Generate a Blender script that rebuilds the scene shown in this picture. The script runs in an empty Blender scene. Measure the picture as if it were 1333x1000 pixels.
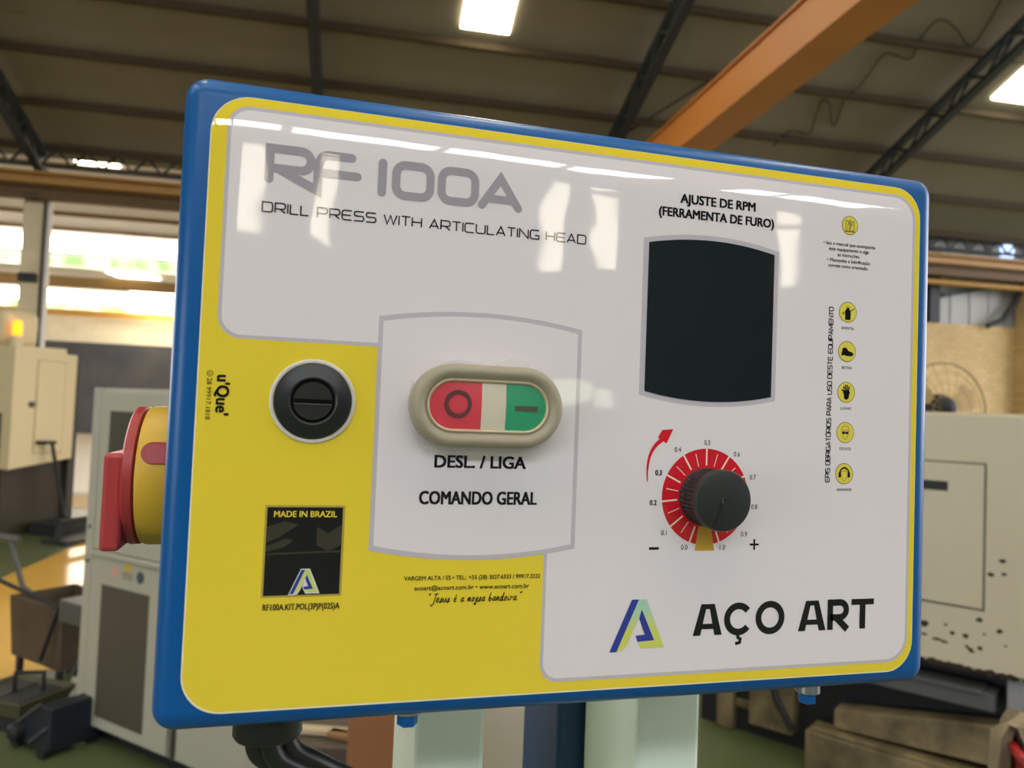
import bpy, math, random
from mathutils import Matrix, Vector
random.seed(7)
S = bpy.context.scene
COL = S.collection
R = math.radians
SIN, COS, PI = math.sin, math.cos, math.pi

# ------------------------------------------------------------------ camera, world, lights, exposure
CAM_X, CAM_Y, CAM_Z = -0.14321, -0.35079, 1.40
cam = bpy.data.cameras.new('camera')
cam.sensor_fit = 'HORIZONTAL'; cam.sensor_width = 36.0; cam.lens = 36.0*980/1333
cam.clip_start = 0.02; cam.clip_end = 200
cam.dof.use_dof = True; cam.dof.focus_distance = 0.41; cam.dof.aperture_fstop = 10.5
camo = bpy.data.objects.new('camera', cam); COL.objects.link(camo)
right = Vector((0.96396637, -0.26311448, 0.03923795))
up = Vector((-0.04755649, -0.02531939, 0.9985476))
back = Vector((-0.26173885, -0.96443232, -0.03691985))
camo.matrix_world = Matrix(((right.x, up.x, back.x, CAM_X), (right.y, up.y, back.y, CAM_Y), (right.z, up.z, back.z, CAM_Z), (0, 0, 0, 1)))
S.camera = camo
S.view_settings.view_transform = 'Standard'; S.view_settings.look = 'None'
S.view_settings.gamma = 1.0; S.view_settings.exposure = 0.53; S.view_settings.use_curve_mapping = False

world = bpy.data.worlds.new('sky'); S.world = world; world.use_nodes = True
bg = world.node_tree.nodes['Background']
bg.inputs[0].default_value = (.98, .945, 1.0, 1); bg.inputs[1].default_value = 3.6
SKYLIGHT = 11.0        # translucent roof panels
REARBAND = 12.0       # rooflight band in the rear slope
REARWIN = 6.0         # tall windows of the rear wall
CLEREST = 11.0         # clerestory of the next bays

# added fill lights at both side walls, unseen behind the camera
def fill_light(name, x, y, z, rx, power):
    l = bpy.data.lights.new(name, 'AREA'); l.shape = 'RECTANGLE'; l.size = 6.0; l.size_y = 4.2; l.energy = power; l.color = (.98, .96, 1.0)
    o = bpy.data.objects.new(name, l); COL.objects.link(o); o.location = (x, y, z); o.rotation_euler = (R(90), 0, R(rx))
fill_light('added_fill_right', 15.2, -6.5, 2.2, 90, 950)
fill_light('added_fill_left', -15.2, -6.0, 2.2, -90, 380)

# ------------------------------------------------------------------ materials
def lin(h):
    h = h.lstrip('#')
    out = []
    for i in (0, 2, 4):
        c = int(h[i:i+2], 16)/255
        out.append(c/12.92 if c <= .04045 else ((c+.055)/1.055)**2.4)
    return (*out, 1)
def new_mat(name):
    m = bpy.data.materials.new(name); m.use_nodes = True
    return m, m.node_tree, m.node_tree.nodes['Principled BSDF']
def nd(t, typ, **kw):
    n = t.nodes.new(typ)
    for k, v in kw.items(): setattr(n, k, v)
    return n
def math_node(t, op, a, b=None):
    n = nd(t, 'ShaderNodeMath', operation=op)
    for i, v in enumerate((a, b)):
        if v is None: continue
        if isinstance(v, (int, float)): n.inputs[i].default_value = v
        else: t.links.new(v, n.inputs[i])
    return n.outputs[0]
def mat(name, col, rough=.5, metal=0., var=.0, vscale=8., dirt=None, bump=0., bscale=60., spec=.5, coat=0., stretch=(1, 1, 1)):
    """paint / metal / concrete: base colour, optional mottling towards a dirt colour and a fine bump"""
    m, t, p = new_mat(name)
    c = lin(col)
    p.inputs['Base Color'].default_value = c
    p.inputs['Roughness'].default_value = rough; p.inputs['Metallic'].default_value = metal
    p.inputs['Specular IOR Level'].default_value = spec
    p.inputs['Coat Weight'].default_value = coat; p.inputs['Coat Roughness'].default_value = .08
    if var or bump:
        tc = nd(t, 'ShaderNodeTexCoord'); mp = nd(t, 'ShaderNodeMapping'); mp.inputs['Scale'].default_value = stretch
        t.links.new(tc.outputs['Object'], mp.inputs[0])
    if var:
        nz = nd(t, 'ShaderNodeTexNoise'); nz.inputs['Scale'].default_value = vscale; nz.inputs['Detail'].default_value = 6
        t.links.new(mp.outputs[0], nz.inputs['Vector'])
        rp = nd(t, 'ShaderNodeValToRGB'); rp.color_ramp.elements[0].position = .35; rp.color_ramp.elements[1].position = .7
        d = lin(dirt) if dirt else (c[0]*.55, c[1]*.52, c[2]*.48, 1)
        rp.color_ramp.elements[0].color = c
        rp.color_ramp.elements[1].color = tuple(c[i]*(1-var)+d[i]*var for i in range(3))+(1,)
        t.links.new(nz.outputs[0], rp.inputs[0]); t.links.new(rp.outputs[0], p.inputs['Base Color'])
    if bump:
        nb = nd(t, 'ShaderNodeTexNoise'); nb.inputs['Scale'].default_value = bscale; nb.inputs['Detail'].default_value = 3
        t.links.new(mp.outputs[0], nb.inputs['Vector'])
        b = nd(t, 'ShaderNodeBump'); b.inputs['Strength'].default_value = 1; b.inputs['Distance'].default_value = bump
        t.links.new(nb.outputs[0], b.inputs['Height']); t.links.new(b.outputs[0], p.inputs['Normal'])
    return m
def emit(name, col, strength):
    m, t, p = new_mat(name)
    p.inputs['Base Color'].default_value = lin(col); p.inputs['Emission Color'].default_value = lin(col)
    p.inputs['Emission Strength'].default_value = strength
    return m
def label_film(name, col, ramp=None, rough=.03):
    """glossy printed vinyl: the film is slightly wavy and bends back along its top and left edge"""
    m, t, p = new_mat(name)
    p.inputs['Base Color'].default_value = lin(col); p.inputs['Roughness'].default_value = rough
    p.inputs['Specular IOR Level'].default_value = .55
    tc = nd(t, 'ShaderNodeTexCoord'); sep = nd(t, 'ShaderNodeSeparateXYZ'); t.links.new(tc.outputs['Object'], sep.inputs[0])
    n1 = nd(t, 'ShaderNodeTexNoise'); n1.inputs['Scale'].default_value = 22; n1.inputs['Detail'].default_value = 1
    t.links.new(tc.outputs['Object'], n1.inputs['Vector'])
    h = math_node(t, 'MULTIPLY', n1.outputs[0], .00042)
    n2 = nd(t, 'ShaderNodeTexNoise'); n2.inputs['Scale'].default_value = 75; n2.inputs['Detail'].default_value = 1
    t.links.new(tc.outputs['Object'], n2.inputs['Vector'])
    h = math_node(t, 'ADD', h, math_node(t, 'MULTIPLY', n2.outputs[0], .000012))
    e = math_node(t, 'MAXIMUM', math_node(t, 'SUBTRACT', sep.outputs[2], .1135+ZO), 0.)
    h = math_node(t, 'SUBTRACT', h, math_node(t, 'MULTIPLY', math_node(t, 'POWER', e, 2.), 6.0))
    l = math_node(t, 'MAXIMUM', math_node(t, 'SUBTRACT', -.176, sep.outputs[0]), 0.)
    h = math_node(t, 'SUBTRACT', h, math_node(t, 'MULTIPLY', math_node(t, 'POWER', l, 2.), 6.))
    b = nd(t, 'ShaderNodeBump'); b.inputs['Strength'].default_value = 1; b.inputs['Distance'].default_value = 1.
    t.links.new(h, b.inputs['Height']); t.links.new(b.outputs[0], p.inputs['Normal'])
    if ramp:      # printed two-colour blend of the emblem
        z0, z1, c1 = ramp
        mr = nd(t, 'ShaderNodeMapRange'); mr.inputs[1].default_value = z0*.001+ZO; mr.inputs[2].default_value = z1*.001+ZO
        t.links.new(sep.outputs[2], mr.inputs[0])
        mx = nd(t, 'ShaderNodeMix', data_type='RGBA'); mx.inputs[6].default_value = lin(col); mx.inputs[7].default_value = lin(c1)
        t.links.new(mr.outputs[0], mx.inputs[0]); t.links.new(mx.outputs[2], p.inputs['Base Color'])
    return m

# ------------------------------------------------------------------ mesh builder
class MB:
    def __init__(s): s.v, s.f, s.m, s.k = [], [], [], 0
    def step(s):
        """printed strokes that cross lie a few microns apart"""
        s.k = (s.k+1) % 7; return s.k*.13
    def add(s, vs, fs, mi=0):
        o = len(s.v); s.v += [tuple(v) for v in vs]; s.f += [tuple(i+o for i in f) for f in fs]; s.m += [mi]*len(fs); return s
    def box(s, x0, x1, y0, y1, z0, z1, mi=0, tf=None):
        vs = [(x, y, z) for x in (x0, x1) for y in (y0, y1) for z in (z0, z1)]
        if tf: vs = [tf @ Vector(v) for v in vs]
        return s.add(vs, [(0, 1, 3, 2), (4, 6, 7, 5), (0, 4, 5, 1), (2, 3, 7, 6), (0, 2, 6, 4), (1, 5, 7, 3)], mi)
    def bar(s, a, b, w, h=None, mi=0, upv=(0, 0, 1)):
        """rectangular bar from a to b"""
        h = h or w; a, b = Vector(a), Vector(b); d = (b-a).normalized(); upv = Vector(upv)
        if abs(d.dot(upv)) > .98: upv = Vector((1, 0, 0))
        x = d.cross(upv).normalized(); z = x.cross(d)
        vs = [p + x*i*w/2 + z*j*h/2 for p in (a, b) for i, j in ((-1, -1), (1, -1), (1, 1), (-1, 1))]
        return s.add(vs, [(3, 2, 1, 0), (4, 5, 6, 7), (0, 1, 5, 4), (1, 2, 6, 5), (2, 3, 7, 6), (3, 0, 4, 7)], mi)
    def tube(s, pts, r, seg=12, mi=0, cap=True):
        pts = [Vector(p) for p in pts]; n = len(pts); rr = r if isinstance(r, (list, tuple)) else [r]*n
        d0 = (pts[1]-pts[0]).normalized(); ref = Vector((0, 0, 1)) if abs(d0.z) < .9 else Vector((1, 0, 0))
        x = d0.cross(ref).normalized(); vs = []
        for i, p in enumerate(pts):
            d = (pts[min(i+1, n-1)]-pts[max(i-1, 0)]).normalized()
            x = (x-d*x.dot(d)).normalized(); y = d.cross(x)
            vs += [p+(x*COS(2*PI*k/seg)+y*SIN(2*PI*k/seg))*rr[i] for k in range(seg)]
        fs = [(i*seg+k, i*seg+(k+1) % seg, (i+1)*seg+(k+1) % seg, (i+1)*seg+k) for i in range(n-1) for k in range(seg)]
        if cap: fs += [tuple(range(seg))[::-1], tuple(range((n-1)*seg, n*seg))]
        return s.add(vs, fs, mi)
    def lathe(s, prof, tf=None, seg=48, mi=0, flute=None):
        """prof: (radius, height) about local Z"""
        vs = []
        for r, h in prof:
            for k in range(seg):
                a = 2*PI*k/seg; q = r
                if flute and flute[0] <= h <= flute[1] and r > flute[3]: q = r+flute[2]*COS(a*seg/4)
                vs.append((q*COS(a), q*SIN(a), h))
        if tf: vs = [tf @ Vector(v) for v in vs]
        n = len(prof)
        fs = [(i*seg+k, i*seg+(k+1) % seg, (i+1)*seg+(k+1) % seg, (i+1)*seg+k) for i in range(n-1) for k in range(seg)]
        fs += [tuple(range(seg))[::-1], tuple(range((n-1)*seg, n*seg))]
        return s.add(vs, fs, mi)
    def prism(s, poly, y0, y1, mi=0):
        """polygon in XZ extruded along Y"""
        n = len(poly)
        vs = [(x, y0, z) for x, z in poly]+[(x, y1, z) for x, z in poly]
        fs = [tuple(range(n)), tuple(range(n, 2*n))[::-1]]+[(i, i+n, (i+1) % n+n, (i+1) % n) for i in range(n)]
        return s.add(vs, fs, mi)
    def rings(s, rings, mi=0, cap0=False, cap1=True):
        n = len(rings[0]); vs = [p for r in rings for p in r]
        fs = [(i*n+k, i*n+(k+1) % n, (i+1)*n+(k+1) % n, (i+1)*n+k) for i in range(len(rings)-1) for k in range(n)]
        if cap0: fs.append(tuple(range(n))[::-1])
        if cap1: fs.append(tuple(range((len(rings)-1)*n, len(rings)*n)))
        return s.add(vs, fs, mi)
    def flat(s, poly, layer, mi=0):
        """printed patch on the label sheet, in millimetres of the panel"""
        y = -layer*4e-5
        return s.add([(x*.001, y, z*.001+ZO) for x, z in poly], [tuple(range(len(poly)))], mi)
ZO = .1445          # height of the panel centre above the base of the control box
def obj(name, mb, mats, parent=None, smooth=False, bevel=0., loc=None, rotz=0., seg=2):
    me = bpy.data.meshes.new(name); me.from_pydata(mb.v, [], mb.f)
    for m in (mats if isinstance(mats, (list, tuple)) else [mats]): me.materials.append(m)
    for p, i in zip(me.polygons, mb.m): p.material_index = i; p.use_smooth = smooth
    me.update()
    import bmesh
    b = bmesh.new(); b.from_mesh(me)
    if not name.startswith(FLAT_NAMES): bmesh.ops.recalc_face_normals(b, faces=b.faces)
    b.to_mesh(me); b.free()
    if smooth: me.set_sharp_from_angle(angle=R(38))
    o = bpy.data.objects.new(name, me); COL.objects.link(o)
    if parent is not None: o.parent = parent
    if loc is not None: o.location = loc
    o.rotation_euler[2] = rotz
    if bevel:
        md = o.modifiers.new('bevel', 'BEVEL'); md.width = bevel; md.segments = seg; md.limit_method = 'ANGLE'
    return o
FLAT_NAMES = ('print_', 'lettering', 'pictogram', 'emblem')
def tag(o, label=None, cat=None, group=None, kind=None):
    for k, v in (('label', label), ('category', cat), ('group', group), ('kind', kind)):
        if v: o[k] = v
    return o
def thing(name, label, cat, loc=(0, 0, 0), rotz=0., group=None):
    o = bpy.data.objects.new(name, None); o.empty_display_size = .05; COL.objects.link(o)
    o.location = loc; o.rotation_euler[2] = rotz
    return tag(o, label, cat, group)
HALL_LOC, HALL_ROT = (CAM_X, CAM_Y, 0), R(-4)        # the hall's own axes: x along the purlins, y across the bays
def hall(name, mb, m, **kw):
    return obj(name, mb, m, loc=HALL_LOC, rotz=HALL_ROT, **kw)
def struct(name, mb, m, **kw):
    return tag(hall(name, mb, m, **kw), kind='structure')
def hall_thing(name, label, cat, x, y, z=0., group=None, rot=0.):
    c, s_ = COS(HALL_ROT), SIN(HALL_ROT)
    return thing(name, label, cat, (CAM_X+x*c-y*s_, CAM_Y+x*s_+y*c, z), HALL_ROT+rot, group)

# ------------------------------------------------------------------ 2-D helpers for the artwork
def rpoly(pts, seg=8):
    """polygon with rounded corners: (x, z, radius)"""
    out = []; n = len(pts)
    for i in range(n):
        x, z, r = (*pts[i], 0)[:3]
        if r <= 0: out.append((x, z)); continue
        p = Vector((x, z)); a = (Vector(pts[i-1][:2])-p).normalized(); b = (Vector(pts[(i+1) % n][:2])-p).normalized()
        d = r/math.tan(a.angle(b)/2)
        q0, q1 = p+a*d, p+b*d
        cen = p+(a+b).normalized()*(r/math.sin(a.angle(b)/2))
        a0 = math.atan2(q0.y-cen.y, q0.x-cen.x); a1 = math.atan2(q1.y-cen.y, q1.x-cen.x)
        da = (a1-a0+PI) % (2*PI)-PI
        out += [(cen.x+r*COS(a0+da*k/seg), cen.y+r*SIN(a0+da*k/seg)) for k in range(seg+1)]
    return out
def rpath(pts, seg=6):
    """open path with rounded inner corners"""
    out = [pts[0][:2]]
    for i in range(1, len(pts)-1):
        x, z, r = (*pts[i], 0)[:3]
        if r <= 0: out.append((x, z)); continue
        p = Vector((x, z)); a = Vector(pts[i-1][:2])-p; b = Vector(pts[i+1][:2])-p
        la, lb = a.length, b.length; a.normalize(); b.normalize()
        d = min(r/math.tan(a.angle(b)/2), la*.5 if i > 1 else la, lb*.5 if i < len(pts)-2 else lb)
        rr = d*math.tan(a.angle(b)/2)
        q0, q1 = p+a*d, p+b*d; cen = p+(a+b).normalized()*(rr/math.sin(a.angle(b)/2))
        a0 = math.atan2(q0.y-cen.y, q0.x-cen.x); a1 = math.atan2(q1.y-cen.y, q1.x-cen.x); da = (a1-a0+PI) % (2*PI)-PI
        out += [(cen.x+rr*COS(a0+da*k/seg), cen.y+rr*SIN(a0+da*k/seg)) for k in range(seg+1)]
    return out+[pts[-1][:2]]
def circle(cx, cz, r, n=48, a0=0., a1=2*PI, close=False):
    return [(cx+r*COS(a0+(a1-a0)*k/n), cz+r*SIN(a0+(a1-a0)*k/n)) for k in range(n+(1 if close else 0))]
def ribbon(mb, pts, w, layer, mi=0, closed=False, rnd=False):
    """stroke of constant width (or a width per point) with mitred joints"""
    P = [Vector(p[:2]) for p in pts]
    layer += mb.step()
    P = [p for i, p in enumerate(P) if i == 0 or (p-P[i-1]).length > 1e-5]
    if closed and (P[0]-P[-1]).length < 1e-5: P.pop()
    n = len(P); L, Rr = [], []
    for i in range(n):
        wi = (w[min(i, len(w)-1)] if isinstance(w, (list, tuple)) else w)/2
        a = P[i-1] if (i > 0 or closed) else None; b = P[(i+1) % n] if (i < n-1 or closed) else None
        d0 = (P[i]-a).normalized() if a is not None else None; d1 = (b-P[i]).normalized() if b is not None else None
        if d0 is None: d0 = d1
        if d1 is None: d1 = d0
        n0 = Vector((-d0.y, d0.x)); n1 = Vector((-d1.y, d1.x)); mv = n0+n1
        if mv.length < 1e-4: mv = n0.copy()
        mv.normalize(); k = min(1/max(mv.dot(n0), .01), 2.2)
        L.append(P[i]+mv*wi*k); Rr.append(P[i]-mv*wi*k)
    for i in range(n if closed else n-1):
        j = (i+1) % n
        mb.flat([L[i], Rr[i], Rr[j], L[j]], layer, mi)
    if rnd and not closed:
        ww = w[0] if isinstance(w, (list, tuple)) else w
        for p in (P[0], P[-1]): mb.flat(circle(p.x, p.y, ww/2, 14), layer+mb.step()*.15+.02, mi)
def text(mb, body, x0, x1, base, cap, layer=6, mi=0, bold=.0, rot=0, fit='x'):
    """set a line of type between x0 and x1 (or centred on x0 when x1 is None) with the given baseline and cap height, in mm"""
    def raw(b):
        c = bpy.data.curves.new('type', 'FONT'); c.body = b; c.resolution_u = 3
        o = bpy.data.objects.new('type', c); me = bpy.data.meshes.new_from_object(o)
        r = [v.co.copy() for v in me.vertices], [tuple(p.vertices) for p in me.polygons]
        bpy.data.objects.remove(o); bpy.data.meshes.remove(me); bpy.data.curves.remove(c); return r
    vs, fs = raw(body)
    hs = raw('H')[0]; ch = max(v.y for v in hs); y0 = min(v.y for v in hs)
    lo, hi = min(v.x for v in vs), max(v.x for v in vs); sy = cap/(ch-y0)
    if x1 is None: sx = sy*.86; off = x0-(hi-lo)*sx/2
    elif fit == 'c': sx = (x1-x0)/(hi-lo); off = x0
    else: sx = (x1-x0)/(hi-lo); off = x0
    q = bold*.6
    for dx, dz in (((0., 0.),) if not bold else ((-bold, -q), (-bold, q), (0., 0.), (bold, -q), (bold, q))):
      out = []; lay = layer+mb.step()
      for v in vs:
        X, Z = off+dx*sy+(v.x-lo)*sx, (v.y-y0+dz)*sy
        if rot == 90: X, Z = base-Z, X          # reads upwards, baseline at the right
        elif rot == -90: X, Z = base+Z, -X      # reads downwards, baseline at the left
        else: Z = base+Z
        out.append((X*.001, -lay*4e-5, Z*.001+ZO))
      mb.add(out, fs, mi)
# wide technical lettering drawn as strokes (height 1)
def techno(ch):
    w = {'I': 0., 'L': .95, 'M': 1.5, 'W': 1.6, 'T': 1.1, 'J': .9}.get(ch, 1.2); r = .26
    ring = [(w/2, 0), (w, 0, r), (w, 1, r), (0, 1, r), (0, 0, r), (w/2, 0)]
    G = {'D': [[(w/2, 0), (w, 0, r), (w, 1, r), (0, 1), (0, 0), (w/2, 0)]],
         'R': [[(0, 0), (0, 1), (w, 1, r), (w, .4, r), (.0, .4)], [(w*.5, .4), (w, 0)]],
         'P': [[(0, 0), (0, 1), (w, 1, r), (w, .38, r), (.0, .38)]],
         'I': [[(0, 0), (0, 1)]], 'L': [[(0, 1), (0, 0), (w, 0)]],
         'E': [[(w, 1), (0, 1, .3), (0, 0, .3), (w, 0)], [(0, .5), (w*.9, .5)]],
         'S': [[(w, 1), (0, 1, .24), (0, .52, .24), (w, .52, .24), (w, 0, .24), (0, 0)]],
         'W': [[(0, 1), (w*.25, 0), (w*.5, .95), (w*.75, 0), (w, 1)]],
         'M': [[(0, 0), (0, 1), (w*.5, .2), (w, 1), (w, 0)]],
         'T': [[(0, 1), (w, 1)], [(w/2, 1), (w/2, 0)]], 'H': [[(0, 0), (0, 1)], [(w, 0), (w, 1)], [(0, .5), (w, .5)]],
         'A': [[(0, 0), (w/2, 1), (w, 0)], [(w*.17, .28), (w*.83, .28)]],
         'C': [[(w, 1), (0, 1, r), (0, 0, r), (w, 0)]], 'U': [[(0, 1), (0, 0, r), (w, 0, r), (w, 1)]],
         'N': [[(0, 0), (0, 1), (w, 0), (w, 1)]], 'G': [[(w, 1), (0, 1, r), (0, 0, r), (w, 0), (w, .42), (w*.55, .42)]],
         'O': [ring], 'Ó': [ring, [(w*.45, 1.12), (w*.62, 1.3)]], 'Q': [ring, [(w*.6, .25), (w, -.12)]],
         'B': [[(0, .5), (0, 1), (w*.92, 1, .22), (w*.92, .52, .22), (0, .52)], [(0, .52), (w, .52, .24), (w, 0, .24), (0, 0), (0, .52)]]}
    return w, [rpath(p) for p in G[ch]]
def techno_text(mb, body, x0, x1, base, cap, wd, layer=6, mi=0, rot=0):
    gap, sp = .3, .75; x = 0.; strokes = []
    for ch in body:
        if ch == ' ': x += sp; continue
        w, st = techno(ch); strokes += [[(px+x, pz) for px, pz in p] for p in st]; x += w+gap
    x -= gap; k = (x1-x0)/x
    for p in strokes:
        q = [(x0+px*k, pz*cap) for px, pz in p]
        q = [(base-z, x_) for x_, z in q] if rot == 90 else [(x_, base+z) for x_, z in q]
        ribbon(mb, q, wd, layer, mi)
def smooth_path(pts, n=6):
    out = []
    for i in range(len(pts)-1):
        p0, p1, p2, p3 = (Vector(pts[max(i-1, 0)]), Vector(pts[i]), Vector(pts[i+1]), Vector(pts[min(i+2, len(pts)-1)]))
        for k in range(n):
            t = k/n
            out.append(tuple(.5*((2*p1)+(p2-p0)*t+(2*p0-5*p1+4*p2-p3)*t*t+(3*p1-p0-3*p2+p3)*t**3)))
    return out+[tuple(pts[-1])]

# ------------------------------------------------------------------ material set
M = {}
M['blue'] = mat('blue_enamel', '#0b5799', .32, bump=.00006, bscale=450, spec=.28)
M['cream'] = mat('cream_enamel', '#e6f4e2', .4, coat=.2)
M['navy'] = mat('navy_enamel', '#1c3f66', .4)
M['black'] = mat('black_plastic', '#1b1d1d', .38)
M['knob'] = mat('knob_plastic', '#212526', .42)
M['gasket'] = mat('white_ring_plastic', '#d9d4c8', .35)
M['boot'] = mat('silicone_boot', '#a09883', .45)
M['lip'] = mat('silicone_lip', '#c9bb9c', .4)
M['red_lens'] = mat('red_button_plastic', '#d14350', .3)
M['green_lens'] = mat('green_button_plastic', '#2f9a6c', .3)
M['pilot'] = mat('cream_lens_plastic', '#d2cbb4', .3)
M['mark_red'] = mat('dark_red_mark', '#5a3434', .4)
M['mark_green'] = mat('dark_green_mark', '#52503e', .4)
M['red'] = mat('red_plastic', '#b23a3a', .42)
M['yellow_plastic'] = mat('yellow_plastic', '#dcb136', .42, var=.12, vscale=30)
M['steel'] = mat('zinc_steel', '#9aa0a0', .35, metal=.8)
M['p_yellow'] = label_film('print_yellow', '#ead23a')
M['p_white'] = label_film('print_white', '#e5dfe2')
M['p_grey'] = label_film('print_grey', '#c3bcc4')
M['p_title'] = label_film('print_title_grey', '#a29ca4')
M['p_black'] = label_film('print_black', '#15151a')
M['p_edge'] = mat('vinyl_edge', '#e9e2c4', .4)
M['p_red'] = label_film('print_red', '#d0222f')
M['p_pale'] = label_film('print_pale', '#f3e4c8')
M['p_ochre'] = label_film('print_ochre', '#c59a3a')
M['p_icon'] = label_film('print_icon_yellow', '#e2d355')
M['p_iconline'] = label_film('print_icon_outline', '#7d6a48')
M['p_navy'] = label_film('print_emblem_blue', '#2f3f98')
M['p_lime'] = label_film('print_emblem_green', '#d0d668', (-108, -96, '#a9d4b8'))
M['p_lime_small'] = label_film('print_small_emblem_green', '#c9d67a')
M['p_border'] = label_film('print_label_border', '#b59f48')
M['p_shade'] = label_film('print_dark_grey', '#3b3830')
M['glass'] = mat('display_glass', '#1a2124', .03, spec=.6)

# ================================================================== CONTROL BOX
box = thing('control_box', 'blue drill press control box with yellow and white front panel', 'control panel', (0, 0, 1.40-ZO))
import bmesh
bm = bmesh.new(); bmesh.ops.create_cube(bm, size=1)
bmesh.ops.scale(bm, vec=(.404, .15, .289), verts=bm.verts); bmesh.ops.translate(bm, vec=(0, .0756, ZO), verts=bm.verts)
bmesh.ops.bevel(bm, geom=bm.edges[:], offset=.0105, segments=8, profile=.5, affect='EDGES')
me = bpy.data.meshes.new('enclosure'); bm.to_mesh(me); bm.free(); me.materials.append(M['blue'])
for p in me.polygons: p.use_smooth = True
enc = bpy.data.objects.new('enclosure', me); COL.objects.link(enc); enc.parent = box

# --- label sheet
mb = MB()
outer = rpoly([(-189.6, -135.5, 17), (189.4, -135.5, 17), (189.4, 135.4, 17), (-189.6, 135.4, 17)], 10)
mb.prism([(x*.001, z*.001+ZO) for x, z in outer], .0007, .00006, 0)
inner = rpoly([(-188.9, -134.6, 16.5), (189.1, -134.9, 16.5), (189.1, 135.2, 17), (-189.2, 135.2, 17)], 10)
mb.flat(inner, 0, 1)
sheet = obj('label_sheet', mb, [M['p_edge'], M['p_yellow']], box)
def art(name, mats, label=None):
    mb = MB()
    def done():
        o = obj(name, mb, mats, sheet)
        # make every printed face look to the front
        for p in o.data.polygons:
            if p.normal.y > 0: p.flip()
        o.data.update()
        if label: o['label'] = label
        return o
    return mb, done
# white fields with their grey outlines
mb, done = art('print_field', [M['p_grey'], M['p_white']], 'white printed field with thin grey outline')
mb.flat(rpoly([(-182.7, 131.2, 9.5), (186.0, 131.2, 14), (186.0, -130.2, 14), (-28.7, -130.2, 9), (-28.7, -1), (-61, -1), (-61, 27.6), (-182.7, 27.6, 10)]), 1, 0)
mb.flat(rpoly([(-181, 129.5, 8), (184.3, 129.5, 12.5), (184.3, -128.5, 12.5), (-27, -128.5, 7.5), (-27, 1), (-59, 1), (-59, 29.3), (-181, 29.3, 8.5)]), 2, 1)
done()
def bulged(x0, x1, z0, z1, bz, n=20):
    """rectangle whose top and bottom edges swell outwards"""
    top = [(x0+(x1-x0)*k/n, z1+bz*(1-(2*k/n-1)**2)) for k in range(n+1)]
    bot = [(x1-(x1-x0)*k/n, z0-bz*(1-(2*k/n-1)**2)) for k in range(n+1)]
    return top+bot
mb, done = art('print_frame', [M['p_grey'], M['p_white']], 'grey barrel-shaped frame around the push button')
mb.flat(bulged(-112.8, -13.0, -65.9, 41.8, 4.9), 3, 0); mb.flat(bulged(-110.7, -15.1, -63.7, 39.7, 4.8), 4, 1); done()
mb, done = art('print_frame', [M['p_grey']], 'grey frame around the display window')
mb.flat(bulged(18.6, 97.6, 11.2, 91.4, 4.6), 3, 0); done()
mb = MB(); pl = bulged(21.6, 94.9, 13.2, 89.4, 4.0)
mb.prism([(x*.001, z*.001+ZO) for x, z in pl], .0002, -.00035)
tag(obj('display_window', mb, M['glass'], box), 'black glass display window')

# --- big model lettering "RF 100A"
mb, done = art('lettering', [M['p_title']], 'large grey RF 100A lettering')
W = 3.9
def st(p, closed=False): ribbon(mb, rpath(p) if not closed else p, W, 6, 0, closed, not closed)
st([(-164.3, 99.8), (-164.3, 113.8), (-146.4, 113.8, 4.6), (-146.4, 104.9, 4.6), (-162, 104.9)])
st([(-160, 104.6), (-143.2, 96.9), (-143.2, 107.6), (-141.8, 113.6, 5.2), (-128.5, 113.6)])
st([(-142.5, 105.2), (-125.6, 105.2)])
st([(-114.3, 99.4), (-114.3, 113.2)])
for a, b in ((-107.9, -91.8), (-86.4, -70.2)):
    ribbon(mb, rpoly([(a, 99, 4.4), (b, 99, 4.4), (b, 113.4, 4.4), (a, 113.4, 4.4)], 6), W, 6, 0, True)
st([(-66.6, 98.8), (-57.6, 112.6), (-48.4, 98.8)]); st([(-62.3, 102.3), (-52.6, 102.3)])
done()
mb, done = art('lettering', [M['p_black']])
techno_text(mb, 'DRILL PRESS WITH ARTICULATING HEAD', -166.4, -12.9, 84.9, 4.3, .62); done()
mb, done = art('lettering', [M['p_black']])
text(mb, 'AJUSTE DE RPM', 38.6, 82.4, 111.7, 4.6, bold=.034); done()
mb, done = art('lettering', [M['p_black']])
text(mb, '(FERRAMENTA DE FURO)', 26.6, 93.9, 104.0, 4.5, bold=.034); done()
mb, done = art('lettering', [M['p_black']])
text(mb, 'DESL. / LIGA', -84.0, -39.7, -27.3, 5.6, bold=.034); done()
mb, done = art('lettering', [M['p_black']])
text(mb, 'COMANDO GERAL', -90.5, -33.6, -44.5, 5.9, bold=.034); done()
mb, done = art('lettering', [M['p_black']])
text(mb, 'VARGEM ALTA / ES • TEL.: +55 (28) 3027.6333 / 99917.2222', -96, -30.2, -79.8, 1.9, bold=.015)
text(mb, 'acoart@acoart.com.br • www.acoart.com.br', -91, -35.5, -84.4, 2.0, bold=.015); done()
mb, done = art('lettering', [M['p_black']])
text(mb, 'RF100A.KIT.POL(3P)P(025)A', -157.6, -124.6, -91.6, 2.6, bold=.02); done()
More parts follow.
